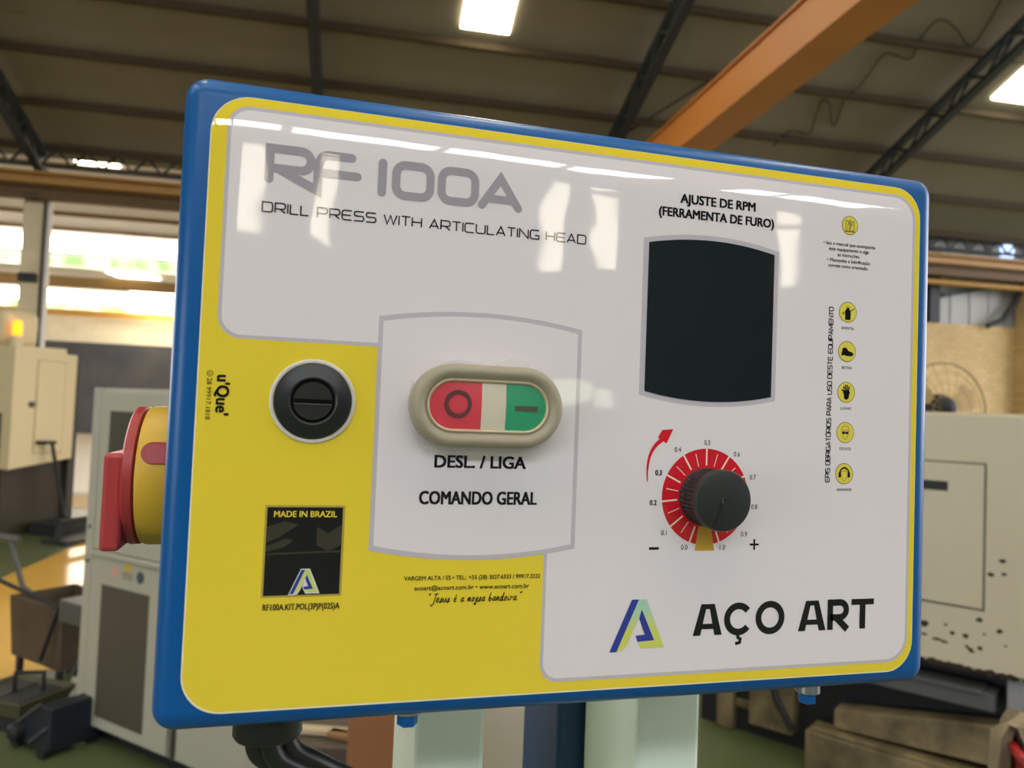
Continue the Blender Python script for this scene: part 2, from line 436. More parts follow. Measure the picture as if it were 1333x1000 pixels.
# handwritten line
SCR = {'J': (.75, [[(.75, 1.0), (.62, .5), (.5, -.1), (.25, -.4), (0, -.2)], [(.35, .95), (1.1, 1.05)]]),
       'e': (.5, [[(0, .2), (.35, .3), (.38, .48), (.2, .5), (.08, .25), (.15, .02), (.5, .1)]]),
       's': (.45, [[(.0, .05), (.3, .5), (.32, .3), (.3, .02), (.05, -.02), (.5, .12)]]),
       'z': (.45, [[(.0, .05), (.35, .5), (.3, .2), (.15, -.35), (-.05, -.3), (.5, .12)]]),
       'u': (.55, [[(.0, .48), (.05, .08), (.25, .05), (.42, .48), (.42, .1), (.6, .1)]]),
       'a': (.55, [[(.42, .42), (.2, .48), (.05, .2), (.18, .02), (.4, .3), (.45, .5), (.42, .08), (.6, .1)]]),
       'n': (.55, [[(0, .02), (.08, .48), (.1, .1), (.3, .48), (.4, .4), (.4, .05), (.6, .1)]]),
       'o': (.5, [[(.25, .48), (.05, .25), (.18, .02), (.38, .2), (.28, .47), (.55, .4)]]),
       'b': (.55, [[(0, .1), (.2, 1.0), (.12, .5), (.08, .05), (.3, .02), (.4, .3), (.2, .38), (.55, .2)]]),
       'd': (.6, [[(.4, .4), (.15, .48), (.05, .15), (.25, .02), (.5, 1.0), (.42, .3), (.45, .03), (.65, .1)]]),
       'i': (.3, [[(.05, .46), (.08, .08), (.3, .1)], [(.14, .68), (.2, .74)]]),
       'r': (.45, [[(0, .02), (.1, .5), (.12, .38), (.35, .46), (.45, .35)]]),
       'é': (.55, [[(0, .2), (.35, .3), (.38, .48), (.2, .5), (.08, .25), (.15, .02), (.45, .1)], [(.25, .65), (.42, .85)]]),
       '"': (.35, [[(.05, 1.05), (.02, .85)], [(.2, 1.08), (.17, .88)]]), '.': (.3, [[(.02, .0), (.08, .05)]]), ' ': (.42, [])}
mb, done = art('lettering', [M['p_black']], 'handwritten black line of lettering')
def hand(body, x0, x1, base, h):
    x = 0.; st_ = []
    for ch in body:
        w, ps = SCR[ch]; st_ += [[(px+pz*.22+x, pz) for px, pz in p] for p in ps]; x += w+.12
    k = (x1-x0)/x
    for p in st_: ribbon(mb, smooth_path([(x0+a*k, base+b*h) for a, b in p], 4), .42, 6, 0)
hand('"Jesus é a nozsa bandeira."', -84.5, -39, -90.2, 3.9); done()
# side supplier mark
mb, done = art('lettering', [M['p_black']], 'small mark and telephone number printed sideways')
text(mb, "u'Que'", -11.0, 6.3, -181.3, 5.0, rot=-90, bold=.03)
text(mb, '28 99917.1818', -9.6, 8.5, -185.4, 1.9, rot=-90)
ribbon(mb, circle(-184.4, 11.6, 1.15, 20), .25, 6, 0, True); ribbon(mb, [(-184.8, 12.0), (-184.6, 11.4), (-184.0, 11.2)], .3, 6)
done()

# --- emblem and company name
def emblem(mb, x, z, k, layer, lime, navy, edge=None):
    """slanted letter A folded from a green and a blue band; drawn on a 232 x 200 grid"""
    def T(pts): return [(x+px*k, z-pz*k) for px, pz in pts]
    G = [(118, 0), (150, 0), (232, 190), (134, 190), (117, 164), (188, 160), (132, 40), (75, 172), (58, 192), (32, 200)]
    if edge is not None: mb.flat(T([(84, -7), (156, -7), (243, 198), (128, 198), (111, 168), (101, 142), (117, 88), (82, 172), (64, 200), (40, 208), (-11, 208)]), layer-1, edge)
    mb.flat(T([(88, 0), (118, 0), (30, 200), (0, 200)]), layer, navy)
    mb.flat(T([(118, 0), (150, 0), (132, 40), (75, 172), (58, 192), (30, 200)]), layer, lime)
    mb.flat(T([(150, 0), (232, 190), (134, 190), (117, 164), (188, 160), (132, 40)]), layer, lime)
    mb.flat(T([(132, 40), (188, 160), (117, 164), (108, 140), (147, 137), (121, 73)]), layer+1, navy)
mb, done = art('emblem', [M['p_lime'], M['p_navy'], M['p_white']], 'large green and blue letter A emblem')
emblem(mb, 7.2, -91.6, .1285, 7, 0, 1); done()
mb, done = art('lettering', [M['p_black']], 'large black company lettering')
def flatA(x0, x1, z0, z1):
    w, h = x1-x0, z1-z0; t = 4.1
    mb.flat([(x0, z0), (x0+t*1.05, z0), (x0+w*.47, z1), (x0+w*.27, z1)], 6)
    mb.flat([(x1, z0), (x1-t*1.05, z0), (x0+w*.53, z1), (x0+w*.73, z1)], 6)
    mb.flat([(x0+w*.27, z1), (x0+w*.73, z1), (x0+w*.76, z1-2.6), (x0+w*.24, z1-2.6)], 7)
    mb.flat([(x0+w*.16, z0+h*.2), (x0+w*.84, z0+h*.2), (x0+w*.79, z0+h*.37), (x0+w*.21, z0+h*.37)], 7)
zt, zb = -95.0, -111.0
flatA(52.9, 69.6, zb, zt)
c1 = (79.2, -103.2)
ribbon(mb, circle(*c1, 6.75, 30, R(38), R(322), True), 3.5, 6)
ribbon(mb, [(78.9, -111.5), (79.2, -112.9), (80.5, -113.6), (80.2, -115.4), (77.6, -115.9)], 1.7, 6)
ribbon(mb, circle(98.0, -103.1, 7.0, 40), 3.5, 6, 0, True)
flatA(115.2, 132.4, zb, zt)
ribbon(mb, rpath([(135.2, zb), (135.2, zt-1.4), (145.4, zt-1.4, 4), (145.4, zb+6.6, 4), (135.2, zb+6.6)]), 3.5, 6)
ribbon(mb, [(139.4, zb+6.2), (146.2, zb)], 3.7, 7)
ribbon(mb, [(148.6, zt-1.4), (163.2, zt-1.4)], 3.2, 6); ribbon(mb, [(155.9, zt-1.4), (155.9, zb)], 3.7, 7)
done()

# --- black origin label
mb, done = art('print_badge', [M['p_border'], M['p_black'], M['p_yellow'], M['p_lime_small'], M['p_navy'], M['p_white'], M['p_shade']], 'black made in Brazil badge with small emblem')
mb.flat([(-158.6, -86.2), (-124.0, -86.0), (-124.0, -45.4), (-158.6, -45.4)], 2, 0)
mb.flat([(-157.7, -85.3), (-125.0, -85.1), (-125.0, -46.3), (-157.7, -46.3)], 3, 1)
for q in ([(-157.6, -62), (-152, -59.5), (-147, -56), (-144, -54), (-150, -52.5), (-157.6, -55)],
          [(-157.6, -66), (-150, -64), (-146, -61), (-149, -60), (-157.6, -63.5)],
          [(-136, -55), (-131, -58), (-125.2, -54), (-125.2, -63), (-131, -66), (-136, -63)],
          [(-157.6, -66.7), (-146, -66.2), (-125.2, -65.6), (-125.2, -66.4), (-146, -67), (-157.6, -67.4)]):
    mb.flat(q, 4, 6)
text(mb, 'MADE IN BRAZIL', -154.7, -127.6, -50.6, 2.6, 6, 2, bold=.02)
emblem(mb, -146.6, -74.0, .0535, 7, 3, 4, 5); done()

# --- pictograms
mb, done = art('pictogram', [M['p_iconline'], M['p_icon'], M['p_black'], M['p_ochre']], 'yellow read the manual pictogram'); IC = mb
def disc(cx, cz, r=5.75):
    IC.flat(circle(cx, cz, r, 40), 5, 0); IC.flat(circle(cx, cz, r-.38, 40), 6, 1)
disc(142.1, 110.4, 5.3)
for q in ([(139.4, 107.6), (139.4, 113.0), (141.8, 112.2), (141.8, 106.9)], [(144.8, 107.6), (144.8, 113.0), (142.4, 112.2), (142.4, 106.9)]):
    ribbon(mb, q, .4, 7, 0, True)
ribbon(mb, [(140.4, 110), (142.2, 113.6), (143, 110.2), (144.2, 112)], .45, 7, 0); ribbon(mb, [(140, 109), (141.2, 108.4)], .4, 7, 0)
mb.flat([(138.9, 106.6), (145.3, 106.6), (145.3, 107.3), (138.9, 107.3)], 7, 0)
done()
def icon(cz, label, fn):
    global IC
    mb, done = art('pictogram', [M['p_iconline'], M['p_icon'], M['p_black'], M['p_ochre']], label); IC = mb
    disc(142.1, cz); fn(mb, 142.1, cz); done()
def P(mb, cx, cz, pts, mi=2): mb.flat([(cx+a, cz+b) for a, b in pts], 7, mi)
def apron(mb, x, z):
    P(mb, x, z, [(-1.8, -4.3), (1.7, -4.3), (1.8, .9), (.9, 1.6), (.9, 2.6), (.5, 3.6), (.3, 2.4), (-.4, 2.4), (-.7, 3.6), (-1, 2.6), (-1, 1.6), (-1.9, .9)])
    ribbon(mb, [(x+1.8, z+1.2), (x+2.6, z+1.0), (x+3.0, z+1.7), (x+4.2, z+2.3)], .35, 7, 2)
    ribbon(mb, circle(x-3.1, z-.8, .55, 12), .3, 7, 2, True); ribbon(mb, [(x-2.6, z-.6), (x-1.8, z)], .3, 7, 2)
def boot(mb, x, z):
    P(mb, x, z, [(-3.8, -2.3), (-2.8, -2.5), (-1.9, -1.9), (-.6, -2.5), (2.6, -2.6), (4.1, -1.9), (4.0, -.8), (2.6, -.1), (.8, .3), (-.5, 2.0), (-2.9, 1.9), (-3.3, -.2)])
def glove(mb, x, z):
    P(mb, x, z, [(-1.5, -3.0), (-.2, -4.2), (1.6, -3.4), (1.9, -1.6), (2.2, .1), (1.9, 1.2), (-1.6, 1.0), (-1.9, -.6), (-1.3, -1.6)])
    for a in ([(-1.2, .8), (-1.6, 3.0)], [(-.3, 1), (-.5, 3.9)], [(.6, 1), (.7, 3.8)], [(1.4, 1), (1.9, 3.0)], [(-1.3, .2), (-2.9, 1.3)]):
        ribbon(mb, [(x+p, z+q) for p, q in a], .75, 7, 2, False, True)
    ribbon(mb, [(x+1.9, z-.4), (x+2.7, z-.2)], .5, 7, 2)
def head(mb, x, z):
    ribbon(mb, smooth_path([(x-2.1, z+.6), (x-1.9, z-1.2), (x, z-4.0), (x+1.9, z-1.2), (x+2.1, z+.6)]), .28, 7, 0)
    ribbon(mb, smooth_path([(x-2.2, z+.3), (x-2.1, z+2.6), (x, z+3.6), (x+2.1, z+2.6), (x+2.2, z+.3)]), .28, 7, 0)
    ribbon(mb, smooth_path([(x-2.1, z+1.5), (x-.8, z+1.1), (x+.4, z+1.6), (x+2.1, z+1.2)]), .28, 7, 0)
def goggles(mb, x, z):
    head(mb, x, z)
    for s_ in (-1, 1): P(mb, x+s_*1.0, z-.1, rpoly([(-.8, -.75, .3), (.8, -.75, .3), (.8, .65, .3), (-.8, .65, .3)], 3))
    ribbon(mb, [(x-2.3, z+.35), (x+2.3, z+.35)], .3, 7, 2)
def muffs(mb, x, z):
    head(mb, x, z)
    ribbon(mb, circle(x, z+.1, 3.0, 20, R(8), R(172), True), .75, 7, 2)
    for s_ in (-1, 1): P(mb, x+s_*2.9, z-.6, rpoly([(-.8, -1.5, .6), (.8, -1.5, .6), (.8, 1.5, .6), (-.8, 1.5, .6)], 4))
icon(62.1, 'yellow apron pictogram', apron); icon(40.4, 'yellow boot pictogram', boot); icon(17.9, 'yellow glove pictogram', glove)
icon(-4.2, 'yellow goggles pictogram', goggles); icon(-26.7, 'yellow ear muff pictogram', muffs)
for s_, z, w in (('AVENTAL', 52.5, 4.3), ('BOTAS', 30.7, 3.2), ('LUVAS', 8.3, 3.3), ('ÓCULOS', -13.8, 3.7), ('ABAFADOR', -36.1, 4.9)):
    mb, done = art('lettering', [M['p_black']]); text(mb, s_, 142.2-w, 142.2+w, z, 1.5); done()
mb, done = art('lettering', [M['p_black']], 'five small black lines about the manual')
for s_, x0, x1, z in (('• leia o manual que acompanha', 125.4, 159.1, 98.6), ('este equipamento e siga', 128.9, 154.8, 95.6), ('as instruções.', 134.6, 149.0, 92.6),
                      ('• Mantenha a lubrificação', 128.0, 155.9, 89.4), ('correta como orientado.', 128.6, 154.6, 86.4)):
    text(mb, s_, x0, x1, z, 1.9, bold=.008)
done()
mb, done = art('lettering', [M['p_black']], 'black lettering running up the panel')
techno_text(mb, 'EPIS OBRIGATÓRIOS PARA USO DESTE EQUIPAMENTO', -31.4, 64.1, 132.7, 2.7, .48, rot=90); done()

# --- dial
DX, DZ, DR = 57.9, -39.9, 24.8
mb, done = art('print_dial', [M['p_red'], M['p_pale'], M['p_ochre'], M['p_black']], 'red speed dial with white ticks')
mb.flat(circle(DX, DZ, DR, 72), 5, 0)
for k in range(21):
    a = R(250-16*k); r0, r1, w = (DR+.05, 16.2, .85) if k % 2 == 0 else (DR-2.0, 16.0, .4)
    ribbon(mb, [(DX+r0*COS(a), DZ+r0*SIN(a)), (DX+r1*COS(a), DZ+r1*SIN(a))], w, 6, 1)
mb.flat([(52.6, -67.6), (63.7, -67.6), (61.6, -55), (54.4, -55)], 7, 2)
# curved arrow
ar = [(24.9, -32.6), (24.6, -27), (25.6, -20), (28.5, -14.5), (33.4, -10.2)]
ribbon(mb, smooth_path(ar, 6), [.5+2.0*i/24 for i in range(26)], 6, 0)
mb.flat([(29.9, -10.2), (32.2, -6.2), (38.4, -5.6), (34.9, -13.0)], 6, 0)
for s_, x, z, b in (('0.0', 46.6, -67, 0), ('0.1', 34.9, -59.6, 0), ('0.2', 28.4, -44.4, 1), ('0.3', 30.9, -29.2, 1), ('0.4', 41.3, -17.2, 0), ('0.5', 58, -13.2, 0),
                    ('0.6', 75.5, -18.8, 0), ('0.7', 85.3, -30.7, 0), ('0.8', 86.7, -46.2, 0), ('0.9', 81, -60.5, 0), ('1.0', 68.5, -67.2, 0)):
    text(mb, s_, x, None, z, 2.5, 6, 3, bold=.03 if b else 0)
ribbon(mb, [(26.9, -66.2), (32.4, -66.2)], 1.3, 6, 3)
ribbon(mb, [(84.6, -64.7), (90.0, -64.7)], 1.1, 6, 3); ribbon(mb, [(87.3, -67.5), (87.3, -61.9)], 1.1, 6, 3)
done()

# --- parts standing proud of the sheet
def on_panel(x, z, y=0.):
    """local Z of the part looks out of the panel"""
    return Matrix.Translation((x*.001, y, z*.001+ZO)) @ Matrix.Rotation(R(90), 4, 'X')
T = on_panel(DX, DZ)
mb = MB(); mb.lathe([(.0149, .0004), (.0149, .0016), (.0143, .0022), (.0140, .0125), (.0150, .0130), (.0153, .0140), (.0153, .0176), (.0148, .0184), (.0142, .0186), (.0015, .0186)], T, 160, flute=(.002, .0127, .00038, .0135))
kn = obj('speed_knob', mb, M['knob'], box, smooth=True)
mb = MB()
a = R(247)
def kp(r, ang, h): return T @ Vector((r*COS(ang), r*SIN(ang), h))
mb.bar(kp(.0016, a, .01865), kp(.0138, a, .01865), .0011, .0007, upv=(0, -1, 0))
mb.tube([kp(.0016, R(247-30*k), .0187) for k in range(8)], .00045, 6)
obj('pointer', mb, M['black'], kn)
# push button: stadium-shaped silicone boot
BX, BZ = -61.5, 2.0
def stadium(hw, hr, y, n=20):
    s_ = hw-hr
    p = [(s_+hr*COS(t), hr*SIN(t)) for t in [R(-90)+PI*k/n for k in range(n+1)]]+[(-s_+hr*COS(t), hr*SIN(t)) for t in [R(90)+PI*k/n for k in range(n+1)]]
    return [((BX+x)*.001, -y*.001, (BZ+z)*.001+ZO) for x, z in p]
mb = MB()
mb.rings([stadium(36.2-i, 19.2-i, y) for i, y in ((.4, .05), (0, 1.0), (0, 9.5), (.6, 11.6), (1.8, 13.0), (3.4, 13.4), (5.0, 12.8), (6.2, 11.2), (7.0, 10.4))], cap1=False)
pb = obj('push_button', mb, M['boot'], box, smooth=True)
mb = MB()
mb.rings([stadium(36.2-i, 19.2-i, y) for i, y in ((6.7, 10.3), (7.1, 11.3), (7.6, 11.7), (8.1, 11.3), (8.4, 10.3))], cap1=False)
tag(obj('button_lip', mb, M['lip'], pb, smooth=True), 'pale raised lip around the button face')
def lens(name, x0, x1, m, lab):
    hw, hr, n = 28.0, 11.0, 24
    def ez(x):
        d = abs(x)-(hw-hr)
        return hr if d <= 0 else math.sqrt(max(hr*hr-d*d, 0))
    mb = MB(); rows = []
    for k in range(n+1):
        x = x0+(x1-x0)*k/n; e = ez(x)
        rows.append([((BX+x)*.001, -.001*(10.3+.9*(1-(x/hw)**2)*(1-(q)**2)), (BZ+q*e)*.001+ZO) for q in [-1+2*j/10 for j in range(11)]])
    vs = [p for r in rows for p in r]
    fs = [(i*11+j, i*11+j+1, (i+1)*11+j+1, (i+1)*11+j) for i in range(n) for j in range(10)]
    mb.add(vs, fs)
    o = obj(name, mb, m, pb, smooth=True)
    for p in o.data.polygons:
        if p.normal.y > 0: p.flip()
    return tag(o, lab)
lens('stop_button', -28.0, -3.6, M['red_lens'], 'red half with dark ring mark')
lens('pilot_lens', -3.6, 8.0, M['pilot'], 'cream strip between the red and green halves')
lens('start_button', 8.0, 28.0, M['green_lens'], 'green half with dark bar mark')
mb = MB(); c0 = on_panel(BX-14.7, BZ+.7, -.0111)
mb.rings([[c0 @ Vector((r*COS(2*PI*k/40), r*SIN(2*PI*k/40), h)) for k in range(40)] for r, h in ((.0045, -.0004), (.0045, .0002), (.0064, .0002), (.0064, -.0004))], cap1=False)
obj('stop_mark', mb, M['mark_red'], pb)
mb = MB(); mb.box((BX+12.4)*.001, (BX+23.4)*.001, -.0112, -.0102, (BZ-1.5)*.001+ZO, (BZ+.9)*.001+ZO); obj('start_mark', mb, M['mark_green'], pb)
# torn protective film round the button
mf, t_, p_ = new_mat('clear_film'); p_.inputs['Base Color'].default_value = (.9, .9, .88, 1); p_.inputs['Roughness'].default_value = .15; p_.inputs['Alpha'].default_value = .28
mb = MB(); rnd = random.Random(3)
def film(path, w):
    a_ = []; b_ = []
    for (x, z), y in zip(path, [1+4*rnd.random() for _ in path]):
        a_.append(Vector((x*.001, -.001, z*.001+ZO))); b_.append(Vector(((x+rnd.uniform(-1, 1))*.001, -y*.001, (z+w*(.5+rnd.random()))*.001+ZO)))
    n = len(a_); mb.add(a_+b_, [(i, i+1, n+i+1, n+i) for i in range(n-1)])
film([(-84, 20.2), (-80, 21.3), (-76, 21.6), (-72, 21.5), (-68, 21.5), (-64, 21.4)], 1.8)
film([(-57, 21.4), (-53, 21.4), (-50, 21.3), (-46, 21), (-43, 20.4), (-40, 19)], 3.2)
film([(-97.6, -2), (-97.8, 2), (-97.4, 7), (-95.5, 12)], 1.2)
film([(-96.5, -8), (-95, -12), (-92, -15), (-88, -17)], -1.5)
obj('film_scrap', mb, mf, pb)
# blanking plug
PX, PZ = -140.5, 1.3; T = on_panel(PX, PZ)
mb = MB(); mb.lathe([(.0189, .0001), (.0189, .0007), (.0185, .0010), (.0176, .0010), (.0172, .0008)], T, 64)
plug_ring = mb
mb = MB(); mb.lathe([(.0171, .0003), (.0171, .0014), (.0166, .0020), (.0145, .0024), (.0118, .0036), (.0106, .0039), (.0098, .0034), (.0094, .0018), (.0090, .0016), (.0088, .0030), (.0084, .0034), (.001, .0034)], T, 64)
pg = obj('blanking_plug', mb, M['black'], box, smooth=True)
tag(obj('plug_ring', plug_ring, M['gasket'], pg, smooth=True), 'white ring round the black plug')
mb = MB(); mb.box((PX-8.4)*.001, (PX+8.4)*.001, -.00352, -.0028, (PZ-1.0)*.001+ZO, (PZ+.9)*.001+ZO); obj('plug_slot', mb, mat('slot_shadow_plastic', '#060707', .8, spec=.1), pg)
mb = MB(); mb.box((PX-8.2)*.001, (PX+8.2)*.001, -.0039, -.0030, (PZ-1.6)*.001+ZO, (PZ-1.1)*.001+ZO); obj('plug_rib', mb, mat('grey_line_plastic', '#4a4d4c', .4), pg)  # thin grey line along the lower edge of the slot
# isolator switch on the left flank
IY, IZ, IR = .089, -.041+ZO, .0366
TI = Matrix.Translation((-.2020, IY, IZ)) @ Matrix.Rotation(R(-90), 4, 'Y')
mb = MB(); mb.lathe([(IR-.0015, 0), (IR-.0005, .001), (IR, .004), (IR, .0185), (IR-.001, .0208), (IR-.003, .0215), (.01, .0215)], TI, 72)
iso = tag(obj('isolator_switch', mb, M['yellow_plastic'], box, smooth=True), 'yellow switch body on the left flank')
mb = MB(); mb.lathe([(IR-.002, .0216), (IR-.0004, .0222), (IR-.0002, .0262), (IR-.0015, .0272), (.006, .0272)], TI, 72)
tag(obj('switch_disc', mb, M['red'], iso, smooth=True), 'red disc of the switch')
mb = MB(); mb.box(-.2380, -.2285, IY-.0310, IY+.0310, IZ-.0352, IZ+.0130)
tag(obj('switch_handle', mb, M['red'], iso, bevel=.0022, seg=3), 'red handle of the switch')
mb = MB(); ang = R(22); ny, nz = -COS(ang), SIN(ang); ty, tz = SIN(ang), COS(ang)
pil = rpoly([(-.012, -.0056, .0055), (.009, -.0056, .0055), (.009, .0056, .0055), (-.012, .0056, .0055)], 8)
ctr = Vector((-.2085, IY+ny*(IR+.0011), IZ+nz*(IR+.0011)))
front = [ctr+Vector((a_, ty*b_+ny*(-b_*b_/(2*IR)), tz*b_+nz*(-b_*b_/(2*IR)))) for a_, b_ in pil]
mb.add(front+[p-Vector((0, ny, nz))*.003 for p in front], [tuple(range(len(front)))]+[(i, (i+1) % len(front), (i+1) % len(front)+len(front), i+len(front)) for i in range(len(front))])
tag(obj('lock_tab', mb, mat('dark_red_plastic', '#a82c30', .4), iso), 'red tab in the slot of the switch')
# cable gland with three cables, foot bolts
TG = Matrix.Translation((-.1537, .030, 0)) @ Matrix.Rotation(PI, 4, 'X')
mb = MB(); mb.lathe([(.0158, -.001), (.0160, .0118), (.0150, .0134), (.0120, .0147), (.0080, .0153), (.004, .0155)], TG, 48)
gl = obj('cable_gland', mb, M['black'], box, smooth=True)
for dx, dy in ((-.0075, .002), (.0005, -.004), (.0085, .002)):
    mb = MB(); pts = [(-.1537+dx*.8, .030+dy, -.012), (-.1500+dx, .031+dy, -.023), (-.1405+dx*1.1, .035+dy, -.031), (-.127+dx*1.2, .042+dy, -.042), (-.108+dx*1.3, .052+dy, -.056), (-.075+dx, .075+dy, -.078), (-.03, .11+dy, -.10), (.02+dx, .125+dy, -.18), (.03+dx, .13+dy, -.3)]
    mb.tube(smooth_path(pts, 5), .0050, 14); obj('cable', mb, M['black'], gl, smooth=True)
for x, h in ((-.0895, .0068), (.1325, .0100)):
    mb = MB(); TB = Matrix.Translation((x, .014, 0)) @ Matrix.Rotation(PI, 4, 'X')
    mb.lathe([(.0068, -.001), (.0068, h-.0062), (.0064, h-.0058)], TB, 24, 1)
    mb.lathe([(.0050, h-.0065), (.0050, h-.0005), (.0045, h)], TB, 6, 0)
    obj('foot_bolt', mb, [M['blue'], M['steel']], box)

# ================================================================== MACHINE STAND behind the box
stand = thing('machine_stand', 'cream twin-post stand with dark blue column carrying the control box', 'stand', (0.03, .21, 0))
mb = MB(); mb.box(-.0946, -.0466, -.059, .045, .02, 1.33); obj('post', mb, M['cream'], stand, bevel=.003)
mb = MB(); mb.box(.0653, .1155, -.059, .043, .02, 1.33); obj('post', mb, M['cream'], stand, bevel=.003)
mb = MB(); mb.box(.0443, .12, .050, .150, .02, 1.40); tag(obj('column', mb, M['navy'], stand, bevel=.003), 'dark blue column between the posts')
mb = MB(); mb.box(-.25, .25, -.15, .25, 0, .02); obj('base_plate', mb, M['navy'], stand, bevel=.003)

# ================================================================== THE HALL (structure)
G = {}
G['roof'] = mat('roof_sheet_underside', '#8a816e', .8, var=.25, vscale=.8, stretch=(1, .25, 1))
G['purlin'] = mat('purlin_steel', '#46371f', .8)
G['truss'] = mat('truss_steel', '#2c3132', .6)
G['ochre'] = mat('crane_paint', '#b98a3c', .45, var=.2, vscale=3)
G['orange'] = mat('girder_paint', '#c27a30', .5, var=.15, vscale=2)
G['brown'] = mat('brown_paint', '#8a6a3a', .6)
G['concrete'] = mat('column_concrete', '#f2e0b8', .8, var=.3, vscale=4)
G['pale'] = mat('next_bay_sheet', '#efeae2', .8, var=.12, vscale=.6)
G['cream_wall'] = mat('limewash', '#dcd3ba', .85, var=.25, vscale=2)
G['dark_wall'] = mat('dark_backdrop', '#34363f', .7, var=.4, vscale=1.2, dirt='#5a554c')
G['grey_sheet'] = mat('wall_sheet_metal', '#b9bab6', .6, var=.15, vscale=2, stretch=(3, 3, .3))
G['rear'] = mat('rear_wall_paint', '#5c6063', .8, var=.3, vscale=.7)
G['glow'] = emit('translucent_roof_panel', '#fff4d8', SKYLIGHT)
G['band'] = emit('rooflight_band_glass', '#f2f6ff', REARBAND)
G['tall'] = emit('tall_window_glass', '#fff4dc', REARWIN)
G['clere'] = emit('clerestory_glass', '#fff6ec', CLEREST)
G['blue_glass'] = emit('blue_daylight_glass', '#bcd4ff', 1.6)
G['lime_glass'] = emit('door_daylight_glass', '#dff0cf', 3.0)
def green_glass():
    m, t, p = new_mat('garden_glass')
    tc = nd(t, 'ShaderNodeTexCoord'); n = nd(t, 'ShaderNodeTexNoise'); n.inputs['Scale'].default_value = 1.6; n.inputs['Detail'].default_value = 4
    t.links.new(tc.outputs['Object'], n.inputs['Vector'])
    r = nd(t, 'ShaderNodeValToRGB'); r.color_ramp.elements[0].position = .4; r.color_ramp.elements[1].position = .62
    r.color_ramp.elements[0].color = lin('#9fc382'); r.color_ramp.elements[1].color = lin('#e8f6d8')
    t.links.new(n.outputs[0], r.inputs[0]); t.links.new(r.outputs[0], p.inputs['Emission Color']); t.links.new(r.outputs[0], p.inputs['Base Color'])
    p.inputs['Emission Strength'].default_value = .85
    return m
G['garden'] = green_glass()
def brick():
    m, t, p = new_mat('painted_brick')
    tc = nd(t, 'ShaderNodeTexCoord'); mp = nd(t, 'ShaderNodeMapping'); mp.inputs['Rotation'].default_value = (R(90), 0, 0)
    t.links.new(tc.outputs['Object'], mp.inputs[0])
    b = nd(t, 'ShaderNodeTexBrick'); b.inputs['Scale'].default_value = 3.2; b.inputs['Mortar Size'].default_value = .018
    b.inputs['Color1'].default_value = lin('#f0d29a'); b.inputs['Color2'].default_value = lin('#e6c48a'); b.inputs['Mortar'].default_value = lin('#cdae79')
    t.links.new(mp.outputs[0], b.inputs['Vector'])
    n = nd(t, 'ShaderNodeTexNoise'); n.inputs['Scale'].default_value = 1.5; t.links.new(tc.outputs['Object'], n.inputs['Vector'])
    mx = nd(t, 'ShaderNodeMix', data_type='RGBA', blend_type='MULTIPLY'); mx.inputs[0].default_value = .35
    t.links.new(b.outputs[0], mx.inputs[6]); t.links.new(n.outputs[0], mx.inputs[7]); t.links.new(mx.outputs[2], p.inputs['Base Color'])
    p.inputs['Roughness'].default_value = .8
    return m
G['brick'] = brick()
def floor_mat():
    """green epoxy floor with a yellow walkway crossing it on the left"""
    m, t, p = new_mat('epoxy_floor')
    tc = nd(t, 'ShaderNodeTexCoord'); mp = nd(t, 'ShaderNodeMapping'); mp.inputs['Rotation'].default_value = (0, 0, R(-84.2))
    t.links.new(tc.outputs['Object'], mp.inputs[0]); sx = nd(t, 'ShaderNodeSeparateXYZ'); t.links.new(mp.outputs[0], sx.inputs[0])
    r = nd(t, 'ShaderNodeValToRGB'); r.color_ramp.interpolation = 'CONSTANT'
    el = r.color_ramp.elements
    mr = nd(t, 'ShaderNodeMapRange'); mr.inputs[1].default_value = -10; mr.inputs[2].default_value = 10
    t.links.new(sx.outputs[1], mr.inputs[0]); t.links.new(mr.outputs[0], r.inputs[0])
    return m, t, p, r, mr, mp
# floor: base slab and painted walkways are separate flat coats
mb = MB(); mb.box(-40, 40, -40, 60, -.1, 0)
tag(obj('floor', mb, mat('green_epoxy', '#4f5a38', .4, var=.35, vscale=1.2, dirt='#62694f')), kind='structure')
def strip(name, pts, m):
    mb = MB(); n = len(pts); mb.add([(x, y, .004) for x, y in pts]+[(x, y, -.02) for x, y in pts], [tuple(range(n)), tuple(range(n, 2*n))[::-1]]+[(i, (i+1) % n, (i+1) % n+n, i+n) for i in range(n)])
    return tag(obj(name, mb, m), kind='structure')
yel = mat('yellow_floor_paint', '#e0b04c', .16, var=.2, vscale=2.5, dirt='#c9a860')
d = Vector((.0997, .995))
strip('trim_1', [(-1.50, 3.9), (-.2, 4.6), (-.8, 9.2), (-1.98, 9.2), (-2.36, 5.4), (-2.7, 2.0), (-2.2, 1.9)], yel)
strip('trim_2', [(-3.30, 10.4), (-2.2, 9.6), (-.5, 9.6), (-.5, 11.5), (-3.5, 11.5)], yel)

Y0, YR = 11.46, -6.0
def roofz(y): return 1.4+7.6-.36*y
